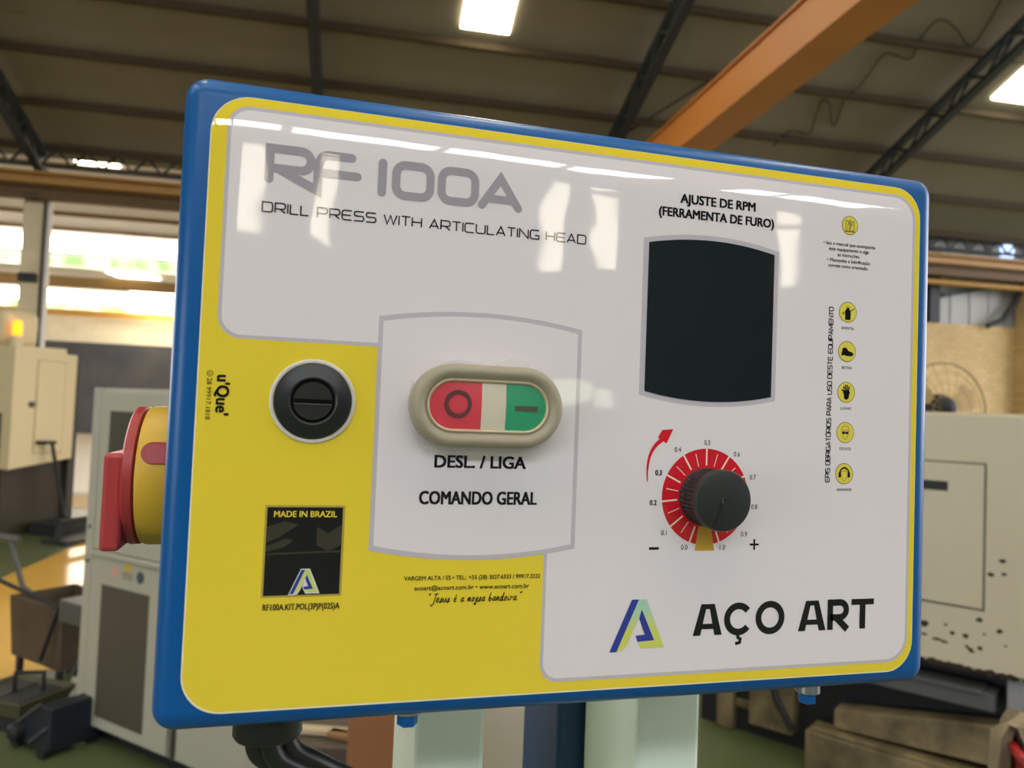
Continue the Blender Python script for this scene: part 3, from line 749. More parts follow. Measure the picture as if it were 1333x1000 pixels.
# front roof slope with its purlins
mb = MB()
mb.add([(-16, Y0+.3, roofz(Y0+.3)), (16, Y0+.3, roofz(Y0+.3)), (16, YR, roofz(YR)), (-16, YR, roofz(YR)),
        (-16, Y0+.3, roofz(Y0+.3)+.08), (16, Y0+.3, roofz(Y0+.3)+.08), (16, YR, roofz(YR)+.08), (-16, YR, roofz(YR)+.08)],
       [(0, 1, 2, 3), (4, 7, 6, 5), (0, 4, 5, 1), (1, 5, 6, 2), (2, 6, 7, 3), (3, 7, 4, 0)])
ceil = struct('ceiling', mb, G['roof'])
for k in range(16):
    y = Y0-.88*k; z = roofz(y)
    mb = MB(); mb.box(-15.5, 15.5, y-.03, y+.03, z-.095, z-.01); p = obj('purlin', mb, G['purlin'], ceil)
ZR = roofz(YR)
def rearz(y): return ZR+.36*(y-YR)
YB = -16.0
mb = MB()
mb.add([(-16, YR, ZR), (16, YR, ZR), (16, YB, rearz(YB)), (-16, YB, rearz(YB)), (-16, YR, ZR+.08), (16, YR, ZR+.08), (16, YB, rearz(YB)+.08), (-16, YB, rearz(YB)+.08)],
       [(0, 1, 2, 3), (4, 7, 6, 5), (0, 4, 5, 1), (1, 5, 6, 2), (2, 6, 7, 3), (3, 7, 4, 0)])
struct('ceiling', mb, G['roof'])
mb = MB(); mb.box(-16, 16, YB-.2, YB, 0, rearz(YB)+.1); struct('wall_rear', mb, G['rear'])
def gable(name, x0, x1, y1):
    mb = MB(); pr = [(YB, 0), (y1, 0), (y1, roofz(y1)-.02), (YR, ZR-.02), (YB, rearz(YB)-.02)]; n = len(pr)
    mb.add([(x, y, z) for x in (x0, x1) for y, z in pr], [tuple(range(n)), tuple(range(n, 2*n))[::-1]]+[(i, i+n, (i+1) % n+n, (i+1) % n) for i in range(n)])
    struct(name, mb, G['rear'])
gable('wall_right', 15.6, 15.8, -1.5); gable('wall_left', -15.8, -15.6, 11.2)
# rooflights
def pane(name, x0, x1, ya, yb_, zf, m, off=.03, frame=True):
    mb = MB()
    mb.add([(x0, ya, zf(ya)-off), (x1, ya, zf(ya)-off), (x1, yb_, zf(yb_)-off), (x0, yb_, zf(yb_)-off),
            (x0, ya, zf(ya)), (x1, ya, zf(ya)), (x1, yb_, zf(yb_)), (x0, yb_, zf(yb_))], [(0, 1, 2, 3), (4, 7, 6, 5), (0, 4, 5, 1), (1, 5, 6, 2), (2, 6, 7, 3), (3, 7, 4, 0)])
    return struct(name, mb, m)
pane('window_1', .93, 1.50, 8.63, 6.3, roofz, G['glow'])
pane('window_2', 8.15, 8.78, 8.60, 6.3, roofz, G['glow'])
for x in (-9.9, -6.3, -2.7, .93, 4.55, 8.15, 11.7):  # unseen extra rooflights, added to brighten floor and machines
    for ya, yb_ in ((3.4, .4), (-1.0, -4.6)):
        pane('window_2', x, x+.63, ya, yb_, roofz, G['glow'])
for i, x in enumerate((-12.5, -9.9, -7.3, -4.7, -2.1, .5, 3.1, 5.7, 8.3, 10.9)):
    pane('window_3', x, x+2.3, -11.0, -12.2, rearz, G['band'])
# tall windows high in the rear wall and a small one lower down
for u0 in (-.02, .085, .412, .506, .845):
    x = u0*16; w = .46
    for z0, z1 in ((1.4+.222*16, 1.4+.338*16), (1.4+.348*16, 1.4+.364*16)):
        mb = MB(); mb.box(x-w/2, x+w/2, YB, YB+.04, z0, z1); struct('window_4', mb, G['tall'])
mb = MB(); mb.box(6.75, 7.7, YB, YB+.04, 1.62, 2.2); struct('window_5', mb, G['lime_glass'])
mb = MB(); mb.box(7.8, 8.4, YB, YB+.04, 1.42, 2.0); struct('window_5', mb, G['lime_glass'])

# trusses under the front slope
def truss(x, label):
    t = hall_thing('roof_truss', label, 'roof truss', x, Y0, 0, 'dark lattice trusses under the roof')
    top = MB(); bot = MB(); web = MB(); N = 26
    P = lambda k, dz: (0, -k*.66, roofz(Y0-k*.66)-.17-dz)
    w = .11; H = .27
    top.bar(P(0, 0), P(N, 0), w, .06); bot.bar(P(0, H), P(N, H), w, .06)
    for k in range(N):
        q = .5
        for s_ in (-.04, .04):
            a = P(k, .0); b = P(k+.5, H); c_ = P(k+1, 0)
            web.bar((s_, a[1], a[2]), (s_, b[1], b[2]), .022, .035); web.bar((s_, b[1], b[2]), (s_, c_[1], c_[2]), .022, .035)
    obj('top_chord', top, G['truss'], t); obj('bottom_chord', bot, G['truss'], t); obj('web', web, G['truss'], t)
truss(-4.5, 'dark lattice roof truss at the far left above the concrete column')
truss(-.72, 'dark lattice roof truss meeting the blue box near its top left corner')
truss(3.24, 'dark lattice roof truss left of the orange crane girder')
truss(7.38, 'dark lattice roof truss right of the orange crane girder')
# eave beam: lattice along the column line
e = hall_thing('eave_truss', 'dark lattice beam running along the eave above the crane rail', 'lattice beam', 0, 11.62, 0)
ch = MB(); wb = MB()
ch.bar((-15, 0, 4.86), (15, 0, 4.86), .06, .05); ch.bar((-15, 0, 4.62), (15, 0, 4.62), .06, .05)
for k in range(75):
    x = -15+k*.4; wb.bar((x, 0, 4.62), (x+.2, 0, 4.86), .03, .03); wb.bar((x+.2, 0, 4.86), (x+.4, 0, 4.62), .03, .03)
obj('chord', ch, G['truss'], e); obj('web', wb, G['truss'], e)
# concrete columns carrying the crane rail
def column(x, y, label, h=4.55):
    t = hall_thing('concrete_column', label, 'column', x, y, 0)
    mb = MB(); mb.box(-.13, .13, -.16, .16, 0, 4.05); obj('shaft', mb, G['concrete'], t, bevel=.012)
    mb = MB(); mb.box(-.10, .10, -.3, .16, 4.05, 4.12); mb.box(-.07, .07, .0, .14, 4.12, h); obj('bracket', mb, G['truss'], t)
    mb = MB(); mb.tube([(.19, -.12, .2), (.19, -.12, 4.3)], .035, 10); obj('downpipe', mb, G['pale'], t, smooth=True)
    mb = MB(); mb.tube([(.15, -.17, .2), (.15, -.17, 4.1)], .02, 8); obj('conduit', mb, G['truss'], t, smooth=True)
    mb = MB(); mb.box(-.12, .10, -.24, -.15, 2.92, 3.04); obj('floodlight', mb, G['truss'], t, bevel=.01)
column(-4.56, 11.55, 'cream concrete column with a grey pipe at far left')
# crane rail beams (I-sections) and the bridge girder
def ibeam(a, b, h, w, t=.03):
    mb = MB(); a, b = Vector(a), Vector(b)
    for dz, hh, ww in ((h/2-t/2, t, w), (-h/2+t/2, t, w), (0, h-t, t)):
        mb.bar(a+Vector((0, 0, dz)), b+Vector((0, 0, dz)), ww, hh)
    return mb
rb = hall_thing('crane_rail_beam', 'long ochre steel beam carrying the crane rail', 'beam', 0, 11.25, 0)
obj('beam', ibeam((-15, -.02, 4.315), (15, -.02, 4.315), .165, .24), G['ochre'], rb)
obj('lower_beam', ibeam((-15, .03, 4.14), (15, .03, 4.14), .18, .16), mat('dark_ochre', '#6b4f26', .6), rb)  # lower member coloured darker than the beam above it
mb = MB(); mb.box(-15, 15, -.02, .02, 4.385, 4.43); obj('rail', mb, G['truss'], rb)
mb = MB(); mb.tube([(5, 11.40, 1.4+.225*11.4), (15, 11.40, 1.4+.225*11.4)], .055, 10)
tag(hall('pipe', mb, G['ochre'], smooth=True), 'thin ochre pipe under the crane rail beam on the right', 'pipe')
gd = hall_thing('crane_girder', 'wide orange box girder of the bridge crane crossing the roof', 'crane girder', 3.38, 11.3, 0)
mb = MB(); mb.box(0, .33, -17.5, .0, 4.452, 4.84); obj('girder', mb, G['orange'], gd, bevel=.01)
mb = MB(); mb.box(-.03, .36, -17.5, -.3, 4.432, 4.452); mb.box(-.03, .36, -17.5, .05, 4.835, 4.855); obj('flange', mb, G['orange'], gd)
mb = MB(); mb.box(-.3, .6, -.16, .12, 4.435, 4.60); obj('end_carriage', mb, G['orange'], gd, bevel=.01)

# right-hand wall along the column line: limewashed brick, sheet metal above
mb = MB(); mb.box(5.5, 16, 11.62, 11.86, 0, 1.4+1.88); struct('wall_back', mb, G['brick'])
mb = MB(); x = 5.5
while x < 16:
    mb.box(x, x+.2, 11.70, 11.76, 3.28, 4.9); mb.box(x+.2, x+.4, 11.72, 11.78, 3.28, 4.9); x += .4
struct('wall_back', mb, G['grey_sheet'])
mb = MB(); mb.box(11.58, 12.1, 11.3, 11.62, 0, 4.3); struct('trim_3', mb, G['brick'])
mb = MB(); mb.box(9.78, 9.98, 11.58, 11.69, 3.28, 4.55); tag(hall('steel_post', mb, G['truss']), 'dark steel post above the brick wall beside the blue box', 'post')
mb = MB(); mb.bar((10.05, 11.63, 3.78), (11.3, 11.63, 4.05), .06, .07); tag(hall('brace', mb, G['truss']), 'dark slanted brace across the grey sheet wall', 'brace')
mb = MB(); mb.tube([(11.7, 11.50, 4.25), (11.45, 11.5, 3.7), (11.2, 11.5, 3.4), (10.9, 11.52, 3.27)], .05, 8); tag(hall('hose', mb, G['truss'], smooth=True), 'dark hose hanging down the sheet wall at the right edge', 'hose')
mb = MB(); mb.box(11.32, 11.58, 11.66, 11.69, 4.58, 4.83); struct('window_6', mb, G['blue_glass'])
# next bays seen on the left, beyond the column line
def slab(name, x0, x1, ya, za, yb_, zb, m):
    mb = MB()
    mb.add([(x0, ya, za), (x1, ya, za), (x1, yb_, zb), (x0, yb_, zb), (x0, ya, za+.06), (x1, ya, za+.06), (x1, yb_, zb+.06), (x0, yb_, zb+.06)],
           [(0, 1, 2, 3), (4, 7, 6, 5), (0, 4, 5, 1), (1, 5, 6, 2), (2, 6, 7, 3), (3, 7, 4, 0)])
    return struct(name, mb, m)
c2 = slab('ceiling', -18, 8, 11.9, 1.4+.31*11.9, 21.9, 1.4+.192*21.9, G['pale'])
for y in (13.4, 15.6, 18.0, 20.2):
    z = 1.4+.31*11.9+(y-11.9)*(.192*21.9-.31*11.9)/10
    mb = MB(); mb.box(-18, 8, y-.04, y+.04, z-.09, z-.01); obj('purlin', mb, G['brown'], c2)
def z2(y): return 1.4+.31*11.9+(y-11.9)*(.192*21.9-.31*11.9)/10
for x in (-13, -9.5, -5.35, -1.5, 2.5): pane('window_12', x, x+.5, 12.25, 12.75, z2, G['glow'], .03); pane('window_12', x+.68, x+1.3, 12.7, 13.2, z2, G['glow'], .03)
mb = MB(); mb.box(-18, 8, 21.95, 22.0, 1.4+.171*22, 1.4+.19*22); struct('window_7', mb, G['clere'])
mb = MB(); mb.box(-18, 8, 21.95, 22.0, 1.4+.157*22, 1.4+.169*22); struct('window_8', mb, G['garden'])
mb = MB(); mb.box(-18, 8, 21.8, 21.92, 1.4+.169*22, 1.4+.1715*22); struct('trim_4', mb, G['brown'])
c3 = slab('ceiling', -20, 8, 22.1, 1.4+.155*22, 30, 1.4+.126*30, G['pale'])
pane('window_9', -7.0, -5.9, 22.2, 23.3, lambda y: 1.4+.155*22+(y-22.1)*(.126*30-.155*22)/7.9, G['glow'], .05)
pane('window_9', -8.1, -6.6, 26.6, 29.8, lambda y: 1.4+.155*22+(y-22.1)*(.126*30-.155*22)/7.9, G['glow'], .05)
mb = MB(); mb.box(-20, 8, 22.3, 22.6, 1.4+.131*22.4, 1.4+.143*22.4); tag(hall('crane_rail_beam', mb, G['brown']), 'brown crane beam in the next bay under the green window band', 'beam')
mb = MB(); mb.box(-22, 8, 30.0, 30.1, 1.4+.113*30, 1.4+.126*30); struct('window_10', mb, G['clere'])
mb = MB(); mb.box(-22, 8, 30.0, 30.1, 1.4+.102*30, 1.4+.112*30); struct('window_11', mb, G['garden'])
mb = MB(); mb.box(-22, 8, 29.6, 29.8, 1.4+.095*30, 1.4+.102*30); tag(hall('crane_rail_beam', mb, G['ochre']), 'farthest ochre crane beam under the lowest green window band', 'beam')
mb = MB(); mb.box(-22, 8, 30.0, 30.3, 1.4+.064*30, 1.4+.1*30); struct('wall_far', mb, G['cream_wall'])
mb = MB(); mb.box(-22, 8, 29.9, 30.2, 0, 1.4+.064*30); struct('wall_far', mb, G['dark_wall'])
mb = MB(); mb.box(-22, 8, 11.9, 34, 0, .004); struct('floor', mb, mat('pale_bounce_concrete', '#a39a86', .35, var=.3, vscale=.8))  # next-bay floor made pale to bounce light up to its roof

mb = MB(); mb.box(8.0, 8.2, 11.9, 30.3, 0, 6); struct('wall_side', mb, G['cream_wall'])

# ================================================================== MACHINES
K = {}
K['lathe'] = mat('aged_beige_enamel', '#bab39b', .4, var=.2, vscale=2.5, dirt='#b3a689')
K['casting'] = mat('stained_shaded_casting', '#7d7050', .6, var=.9, vscale=8, dirt='#352b1b')  # stains, plus a base colour darkened for the shade under the cover
K['dark'] = mat('oily_dark_steel', '#171a1b', .6)
K['tray'] = mat('grey_tray_paint', '#4a4d4c', .45, var=.2, vscale=4)
K['greypanel'] = mat('grey_machine_paint', '#85858a', .5)
K['rust'] = mat('bare_rust', '#33261b', .9)
K['cab'] = mat('cabinet_enamel', '#a9a898', .4, var=.08, vscale=2)
K['mesh'] = mat('dark_vent_mesh', '#4a4438', .6, bump=.002, bscale=180)
K['cnc'] = mat('cnc_cream_enamel', '#d3c499', .4)
K['cncbase'] = mat('olive_black_base', '#332c18', .6)
K['brown'] = mat('rusty_brown_sheet', '#4f4230', .65, var=.5, vscale=6, dirt='#2a2218')
K['slate'] = mat('dark_slate_paint', '#141d26', .55)
K['olive'] = mat('olive_tray_paint', '#575540', .5, var=.2, vscale=5)
K['card'] = mat('corrugated_cardboard', '#8a5c38', .85, var=.1, vscale=4)
K['wood'] = mat('pale_planed_wood', '#b7a68c', .7, var=.3, vscale=12, stretch=(1, 10, 10))
K['white'] = mat('white_panel_paint', '#c3bfae', .5, var=.1, vscale=5)
# --- beige lathe at the right
L = thing('lathe', 'large beige machine with rusty lower edge right of the blue box', 'machine', (2.131, 1.999, 0), R(-54.73))
mb = MB(); mb.box(-.95, 1.4, 0, .8, .53, 1.462)
cov = obj('cover', mb, K['lathe'], L, bevel=.012)
rnd = random.Random(5)
mb = MB()
def spot(x, z, r, sx=1.3, sz=.9):
    pts = [(x+r*sx*COS(2*PI*k/10)*(.75+.5*rnd.random()), -.0015, z+r*sz*SIN(2*PI*k/10)*(.75+.5*rnd.random())) for k in range(10)]
    mb.add(pts+[(a, .004, b) for a, _, b in pts], [tuple(range(10))]+[(k, (k+1) % 10, (k+1) % 10+10, k+10) for k in range(10)])
for x, z, r in ((.251, .936, .008), (.216, .884, .008), (.256, .891, .007), (.183, .716, .009), (.077, .677, .005), (.245, .688, .008), (.099, .651, .007), (.141, .649, .008),
                (.187, .615, .007), (.20, .668, .004), (.006, .668, .014), (.265, .64, .004), (.36, .72, .008), (.45, .62, .01)): spot(x, z, r)
for x, z, w in ((.006, .628, .012), (.05, .618, .018), (.075, .613, .014), (.155, .606, .010), (.162, .598, .010), (.145, .613, .006), (-.05, .62, .02)): spot(x, z, .0075, w/.0075, .6)
for k in range(46): spot(-.2+k*.021+rnd.uniform(-.008, .008), .535+rnd.uniform(0, .004)-.0005*k*.3, .006+.007*rnd.random(), 1.5, .9)
tag(obj('rust_patch', mb, K['rust'], cov), kind='stuff')
mb = MB(); mb.box(-.352, .199, -.002, .003, .749, 1.281); tag(obj('door_gap', mb, mat('shadow_gap_paint', '#5d584a', .7), cov), 'dark gap around the access door')
mb = MB(); mb.box(-.345, .192, -.006, .001, .756, 1.274); dr = obj('access_door', mb, K['lathe'], L, bevel=.002)
mb = MB(); mb.box(-.06, .077, -.0085, -.004, 1.170, 1.205); tag(obj('pull_slot', mb, K['dark'], dr, bevel=.001), 'black recessed pull')
mb = MB(); mb.box(.178, .19, -.012, -.004, 1.175, 1.195); obj('latch', mb, K['lathe'], dr, bevel=.002)
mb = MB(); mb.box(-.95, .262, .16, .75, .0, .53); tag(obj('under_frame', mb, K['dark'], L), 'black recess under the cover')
mb = MB(); mb.box(-.62, .236, -.01, .10, .400, .462); mb.box(-.62, .20, -.025, .10, .458, .468); obj('chip_tray', mb, K['tray'], L, bevel=.003)
mb = MB(); mb.prism([(-.31, .185), (.40, .215), (.40, .38), (-.31, .262)], .0, .10); tag(obj('bed_casting', mb, K['casting'], L, bevel=.006), 'stained, shade-darkened beige bed casting')
mb = MB(); mb.box(-.405, .52, -.05, .10, 0, .165); mb.box(-.39, .5, -.04, .06, .165, .178); tag(obj('bed_foot', mb, K['casting'], L, bevel=.008), 'stained, shade-darkened beige foot casting')
mb = MB(); mb.box(-.86, -.78, .12, .22, .0, .33); mb.box(-.70, -.50, .10, .22, .06, .31); mb.box(-.80, -.70, .15, .22, .10, .14); tag(obj('bed_bracket', mb, K['casting'], L, bevel=.01), 'stained, shade-darkened beige bracket')
mb = MB(); mb.tube([(-.60, .09, .28), (-.56, .07, .20), (-.50, .08, .10)], .014, 8); obj('coolant_hose', mb, K['dark'], L, smooth=True)
mb = MB(); mb.box(.268, 1.4, .02, .75, .0, .53); tag(obj('side_panel', mb, K['greypanel'], L, bevel=.004), 'grey end panel')
# --- fan behind the lathe
F = hall_thing('pedestal_fan', 'round wire-guarded fan standing against the brick wall behind the beige machine', 'fan', 3.92, 4.5, 0)
mb = MB(); Rg = .335; zc = 1.4+.12; 
mb.tube([(Rg*COS(2*PI*k/48), 0, zc+Rg*SIN(2*PI*k/48)) for k in range(49)], .008, 8)
for r_ in (.11, .19, .27):
    mb.tube([(r_*COS(2*PI*k/40), -.03, zc+r_*SIN(2*PI*k/40)) for k in range(41)], .0022, 5)
for k in range(20):
    a = 2*PI*k/20; mb.tube([(.05*COS(a), -.05, zc+.05*SIN(a)), (.2*COS(a), -.04, zc+.2*SIN(a)), (Rg*COS(a), 0, zc+Rg*SIN(a))], .002, 5)
obj('wire_guard', mb, mat('tan_wire', '#a18a63', .5), F, smooth=True)
mb = MB(); TM = Matrix.Translation((0, 0, zc+.03)) @ Matrix.Rotation(R(90), 4, 'X')
mb.lathe([(.05, -.2), (.085, -.17), (.09, -.02), (.06, .05), (.02, .07)], TM, 28); tag(obj('motor', mb, K['dark'], F, smooth=True), 'black motor hub')
mb = MB(); mb.box(-.15, .0, -.02, .05, zc-.06, zc); mb.tube([(.0, .02, zc-.35), (0, .05, .04)], .03, 10); mb.lathe([(.25, 0), (.25, .03), (.05, .06), (.03, .1)], Matrix.Translation((0, .05, 0)), 32); obj('pedestal', mb, K['dark'], F)
mb = MB()
for k in range(3):
    a0 = 2*PI*k/3+.5
    pts = [(.06, a0-.3), (.17, a0-.45), (.28, a0-.4), (.31, a0), (.27, a0+.35), (.15, a0+.2)]
    v = [(r_*COS(a), .03+.05*(a-a0), zc+r_*SIN(a)) for r_, a in pts]
    mb.add(v+[(x, y+.006, z) for x, y, z in v], [tuple(range(6)), tuple(range(6, 12))[::-1]]+[(i, (i+1) % 6, (i+1) % 6+6, i+6) for i in range(6)])
obj('blade', mb, mat('tan_blade_plastic', '#c2a878', .4), F)
# --- red bin with a rag over its rim
Bn = thing('red_bin', 'red open bin at the lower right corner with a rag over its rim', 'bin', (1.50, .80, 0))
mb = MB(); mb.lathe([(.13, 0), (.15, .01), (.205, .755), (.215, .76), (.215, .775), (.200, .775), (.195, .75), (.14, .03), (.01, .02)], None, 40)
Bn.scale.z = .95
obj('bin_body', mb, mat('red_bin_plastic', '#a3262a', .35), Bn, smooth=True)
mb = MB(); rows = []; rnd = random.Random(11)
for j in range(17):              # across the rim
    t_ = j/16; row = []
    for i in range(27):          # along the rim
        a = R(52+i*3.5); fold = .015*SIN(i*1.25)+.008*SIN(i*2.3+1)
        if t_ < .45: r_ = .228+fold+.012*(1-t_/.45); z = .60+.05*SIN(i*.5)+(t_/.45)*(.19-.05*SIN(i*.5))
        elif t_ < .6: q = (t_-.45)/.15; r_ = .228+fold-.045*q; z = .79+.022*SIN(PI*q)+.012*SIN(i*.8)
        else: q = (t_-.6)/.4; r_ = .183+fold*.7-.02*q; z = .79-.15*q
        row.append((r_*COS(a), r_*SIN(a), z))
    rows.append(row)
mb.add([p for r_ in rows for p in r_], [(j*27+i, j*27+i+1, (j+1)*27+i+1, (j+1)*27+i) for j in range(16) for i in range(26)])
rag = obj('rag', mb, mat('grey_rag_cloth', '#8d8068', .9, var=.3, vscale=20), None, smooth=True, loc=(1.50, .80, 0))
tag(rag, 'crumpled grey beige rag draped over the rim of the red bin', 'rag')
rag.scale.z = .95
md = rag.modifiers.new('cloth', 'SOLIDIFY'); md.thickness = .004
# --- electrical cabinet at the left
Cb = thing('electrical_cabinet', 'grey metal cabinet with dark vent panel left of the blue box', 'cabinet', (-1.001, 3.141, 0), R(-45.62))
mb = MB(); mb.box(0, 1.10, .012, .5, .06, 1.433); obj('carcass', mb, K['cab'], Cb, bevel=.006)
mb = MB(); mb.box(.0, .055, -.0, .02, .06, 1.433); obj('corner_post', mb, K['cab'], Cb, bevel=.004)
mb = MB(); mb.box(.07, .60, -.006, .02, .775, 1.42); ud = obj('upper_door', mb, K['cab'], Cb, bevel=.004)
mb = MB(); mb.box(.135, .50, -.009, .0, .98, 1.34); tag(obj('window', mb, mat('smoked_window', '#4b4a3e', .3), ud, bevel=.003), 'dark window in the cabinet door')
mb = MB(); mb.box(.065, .62, -.018, .02, .752, .772); obj('ledge', mb, K['cab'], Cb, bevel=.003)
mb = MB(); mb.box(.07, .60, -.008, .02, .075, .748); ld = obj('lower_door', mb, K['cab'], Cb, bevel=.004)
mb = MB(); mb.box(.148, .458, -.011, .0, .12, .643); tag(obj('vent', mb, K['mesh'], ld, bevel=.003), 'dark mesh vent')
mb = MB(); TS = Matrix.Translation((.232, -.008, .702)) @ Matrix.Rotation(R(90), 4, 'X'); mb.lathe([(.023, 0), (.023, .0015)], TS, 24); tag(obj('sticker', mb, mat('pink_sticker', '#c99a8e', .5), ld), 'pale red round sticker')
mb = MB(); mb.prism([(.285, .715), (.34, .715), (.3125, .762)], -.0095, -.007); tag(obj('sticker', mb, mat('warning_yellow', '#bfa23c', .5), ld), 'yellow warning triangle')
mb = MB(); mb.box(.28, .345, -.0095, -.007, .682, .712); tag(obj('sticker', mb, mat('grey_sticker', '#8f8d80', .5), ld), 'grey plate under the triangle')
mb = MB(); TS = Matrix.Translation((.395, -.008, .702)) @ Matrix.Rotation(R(90), 4, 'X'); mb.lathe([(.023, 0), (.023, .0015)], TS, 24); tag(obj('sticker', mb, mat('dark_blue_sticker', '#3e4450', .5), ld), 'dark blue round sticker')
mb = MB(); mb.box(.62, .63, -.003, .02, .07, 1.42); obj('seam', mb, K['mesh'], Cb)
mb = MB(); mb.box(.05, 1.05, .06, .46, 0, .06); obj('plinth', mb, K['dark'], Cb)
for z in (.16, .72, .86):
    mb = MB(); mb.lathe([(.008, 0), (.008, .004)], Matrix.Translation((.028, 0, z)) @ Matrix.Rotation(R(90), 4, 'X'), 12); obj('screw', mb, K['mesh'], Cb)
# --- CNC machine at the far left
N_ = thing('milling_machine', 'cream enclosed machine on a dark base at the far left', 'machine', (-2.853, 7.849, 0), R(58.18))
mb = MB(); mb.prism([(-.0, .655), (.71, .735), (.715, 1.81), (.58, 1.81), (.58, 1.865), (.0, 1.85)], 0, 1.6); obj('housing', mb, K['cnc'], N_, bevel=.012)
mb = MB(); mb.box(.245, .575, -.003, .004, .80, 1.73); dg = obj('door_gap', mb, mat('shaded_gap_enamel', '#8f8562', .6), N_)
mb = MB(); mb.box(.252, .568, -.008, .004, .807, 1.723); obj('door', mb, K['cnc'], N_, bevel=.003)
mb = MB(); mb.lathe([(.028, 0), (.028, .02), (.018, .03)], Matrix.Translation((.2, -.0, 1.29)) @ Matrix.Rotation(R(90), 4, 'X'), 20); obj('lock', mb, K['tray'], N_)
mb = MB(); mb.prism([(.03, 0), (.70, 0), (.74, .72), (.03, .66)], .12, 1.55); tag(obj('base', mb, K['cncbase'], N_), 'dark base')
mb = MB(); mb.box(.715, .80, .05, 1.5, .05, 1.75); tag(obj('rear_panel', mb, mat('dark_grey_panel', '#3a3a33', .6), N_), 'dark rear panel')
mb = MB(); mb.box(-.02, .03, .12, 1.5, .66, 1.2); obj('side_box', mb, K['tray'], N_, bevel=.01)
mb = MB(); mb.box(.0, .40, .16, 1.5, 1.84, 2.22); obj('hood', mb, K['cnc'], N_, bevel=.08, seg=4)
mb = MB(); mb.lathe([(.05, 0), (.05, .10)], Matrix.Translation((.06, .07, 1.85)), 20); bc = obj('beacon_base', mb, K['cnc'], N_)
mb = MB(); mb.lathe([(.038, 0), (.042, .02), (.042, .12), (.03, .145), (.005, .15)], Matrix.Translation((.06, .07, 1.95)), 24); tag(obj('beacon', mb, emit('amber_lamp', '#ff9a14', 1.6), bc, smooth=True), 'lit amber lamp')
mb = MB(); mb.tube([(.37, -.10, .92), (.50, -.16, .20)], .018, 10); mb.box(.27, .41, -.12, -.0, .90, .93); mb.box(.3, .75, -.35, .05, .0, .12); tag(obj('foot_lever', mb, K['dark'], N_), 'grey lever rod on a foot plate')
mb = MB(); mb.box(.0, .5, -.75, -.45, .0, .04); mb.tube([(.05, -.6, .04), (.05, -.6, .2), (.45, -.6, .2), (.45, -.6, .04)], .03, 8); obj('foot_pedal', mb, K['dark'], N_)
# --- chip bin, tray and coolant pump at the lower left
ch = thing('chip_bin', 'rusty brown open bin with a long handle beside the grey cabinet', 'bin', (-1.20, 3.73, 0), R(-45.6))
def openbox(w0, w1, d0, d1, z0, z1, t=.012):
    m_ = MB()
    def ring(w, d_, z): return [(-w/2, -d_/2, z), (w/2, -d_/2, z), (w/2, d_/2, z), (-w/2, d_/2, z)]
    m_.rings([ring(w0, d0, z0), ring(w1, d1, z1), ring(w1-2*t, d1-2*t, z1), ring(w0-2*t, d0-2*t, z0+t)], cap0=True, cap1=True); return m_
obj('bin_body', openbox(.42, .45, .28, .31, .150, .430), K['brown'], ch)
for sx in (-1, 1):
    for sy in (-1, 1):
        mb = MB(); mb.bar((sx*.17, sy*.12, 0), (sx*.17, sy*.12, .16), .025); obj('leg', mb, K['dark'], ch)
mb = MB(); mb.tube([(-.205, -.06, .42), (-.30, -.06, .44), (-.55, -.01, .64)], .013, 8); mb.tube([(-.66, -.07, .66), (-.507, .015, .635)], .02, 10); tag(obj('handle', mb, K['tray'], ch, smooth=True), 'grey T handle')
mb = MB(); mb.tube([(-.10, -.30, .56), (.205, -.16, .44)], .010, 8); mb.tube([(.205, -.16, .45), (.13, -.19, .2)], .010, 8); obj('brace', mb, K['dark'], ch, smooth=True)
tr = thing('drip_tray', 'low olive grey tray standing on the green floor under the rusty bin', 'tray', (-1.28, 3.37, 0), R(-32))
obj('tray_body', openbox(.28, .34, .22, .28, .05, .125), K['olive'], tr)
mb = MB(); mb.box(-.14, .14, -.12, .12, 0, .055); obj('foot', mb, K['dark'], tr)
mb = MB()
for k in range(4): mb.box(.0+k*.03, .018+k*.03, -.1, .12, .10, .112)
mb.box(-.15, -.03, -.1, .12, .10, .108); tag(obj('grate', mb, K['tray'], tr), 'pale slats in the tray')
mb = MB(); mb.tube([(.0, -.02, .12), (.0, -.02, .20), (.10, .03, .20), (.10, .03, .12)], .010, 8); obj('handle', mb, K['dark'], tr)
pu = thing('coolant_pump', 'dark slate wedge-shaped pump unit in front of the grey cabinet', 'pump', (-1.045, 3.07, 0), R(-45.6))
mb = MB(); mb.prism([(-.14, .02), (.11, .02), (.11, .19), (.04, .19), (-.14, .07)], -.09, .10); obj('housing', mb, K['slate'], pu, bevel=.008)
mb = MB(); mb.bar((-.14, -.094, .075), (.04, -.094, .195), .010); mb.bar((-.02, -.094, .035), (.10, -.094, .12), .010); obj('edge_strip', mb, K['tray'], pu)
mb = MB()
for x, y in ((-.11, -.09), (.08, -.09), (-.11, .09), (.08, .09)):
    mb = MB(); mb.tube([(x, y-.015, .03), (x, y+.015, .03)], .03, 16); obj('wheel', mb, K['dark'], pu, smooth=True)
mb = MB(); mb.lathe([(.035, 0), (.035, .04), (.02, .05)], Matrix.Translation((-.09, -.085, .065)) @ Matrix.Rotation(R(90), 4, 'X'), 20); obj('motor', mb, K['dark'], pu)
mb = MB(); mb.tube(smooth_path([(-1.05, 3.28, .20), (-1.00, 3.40, .36), (-1.02, 3.46, .44), (-1.10, 3.46, .46)], 6), .014, 8)
tag(obj('hose', mb, K['dark'], smooth=True), 'black hose rising from the slate pump beside the grey cabinet', 'hose')
mb = MB(); mb.box(-.08, .08, -.05, .05, 0, .09); jb = obj('junction_box', mb, K['tray'], loc=(-1.025, 3.235, .44), rotz=R(-45.6), bevel=.006)
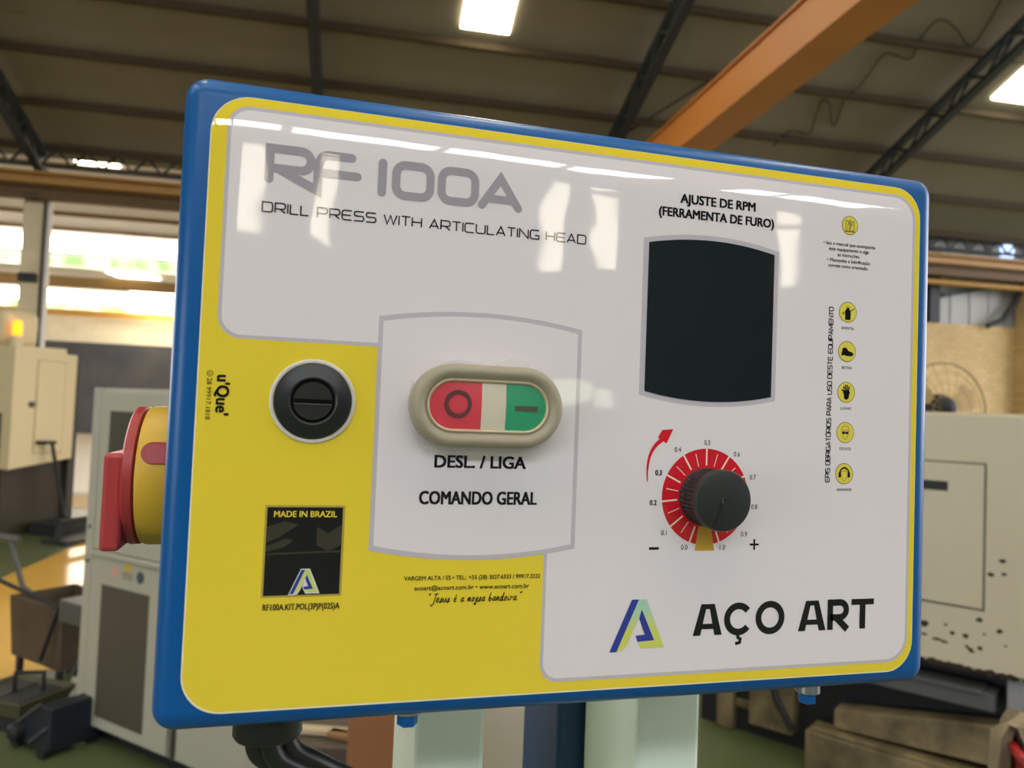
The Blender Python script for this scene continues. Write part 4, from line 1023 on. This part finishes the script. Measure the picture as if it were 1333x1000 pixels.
tag(jb, 'small grey junction box on the left flank of the cabinet', 'junction box')
# --- cardboard boxes and offcuts behind the stand
for z, lab, w in ((.0, 'brown cardboard box standing on the floor behind the machine stand', .33), (.37, 'brown cardboard box on top of another behind the machine stand', .32)):
    cbx = thing('cardboard_box', lab, 'box', (.18, 1.62, z), R(-14), 'cardboard boxes behind the stand')
    mb = MB(); mb.box(-w/2, w/2, -.15, .15, 0, .355); obj('carton', mb, K['card'], cbx, bevel=.004)
    mb = MB(); mb.box(-w/2, -.002, -.15, .15, .355, .36); mb.box(.002, w/2, -.15, .15, .355, .362); obj('flap', mb, K['card'], cbx)
mb = MB(); mb.box(-.2, .25, -.15, .15, 0, .75); wp = obj('white_crate', mb, K['white'], loc=(.68, 2.25, 0), rotz=R(-14), bevel=.006); tag(wp, 'pale painted crate standing behind the blue column', 'crate')
mb = MB(); mb.box(-.17, .20, -.24, .24, 0, .42); bs = obj('low_bench', mb, mat('dark_taupe_paint', '#4d453a', .7), loc=(.0, 2.13, 0), rotz=R(-14), bevel=.006); tag(bs, 'dark taupe low bench behind the cables', 'bench')
mb = MB(); mb.box(-.09, .09, -.02, .02, -.008, .008); pl = obj('wooden_plank', mb, K['wood'], loc=(-.05, 1.98, .432), rotz=R(-20), bevel=.002); tag(pl, 'short pale wooden offcut lying on the dark bench', 'wood offcut')
mb = MB(); mb.box(-.12, .12, -.02, .02, -.008, .008); pl = obj('wooden_plank', mb, mat('brown_rough_wood', '#8a6743', .8, var=.3, vscale=10), loc=(.07, 1.90, .432-.0), rotz=R(-32), bevel=.002); tag(pl, 'brown wooden offcut nearest the cardboard box on the dark bench', 'wood offcut')

# wavy cable hanging from the purlins on the right
pts = [(.962, .682), (.935, .635), (.906, .600), (.880, .625), (.850, .634), (.818, .60), (.801, .566), (.775, .568), (.754, .566), (.728, .53), (.710, .508), (.690, .49), (.675, .448), (.668, .455), (.664, .48), (.652, .482), (.640, .45), (.632, .43), (.60, .43), (.575, .405)]
mb = MB(); path = []
for u, t in pts:
    y = 7.55/(t+.36); path.append((u*y, y, 1.4+t*y))
mb.tube(smooth_path(path, 4), .012, 6); tag(hall('loose_cable', mb, G['purlin'], smooth=True), 'loose wavy cable strung under the roof right of the orange girder', 'cable')
mb = MB(); mb.tube([(.505*8.6, 8.6, 1.4+.515*8.6), (.335*10.05, 10.05, 1.4+.39*10.05)], .014, 6); tag(hall('stay_wire', mb, G['truss']), 'thin straight stay wire between a truss and the orange girder', 'wire')
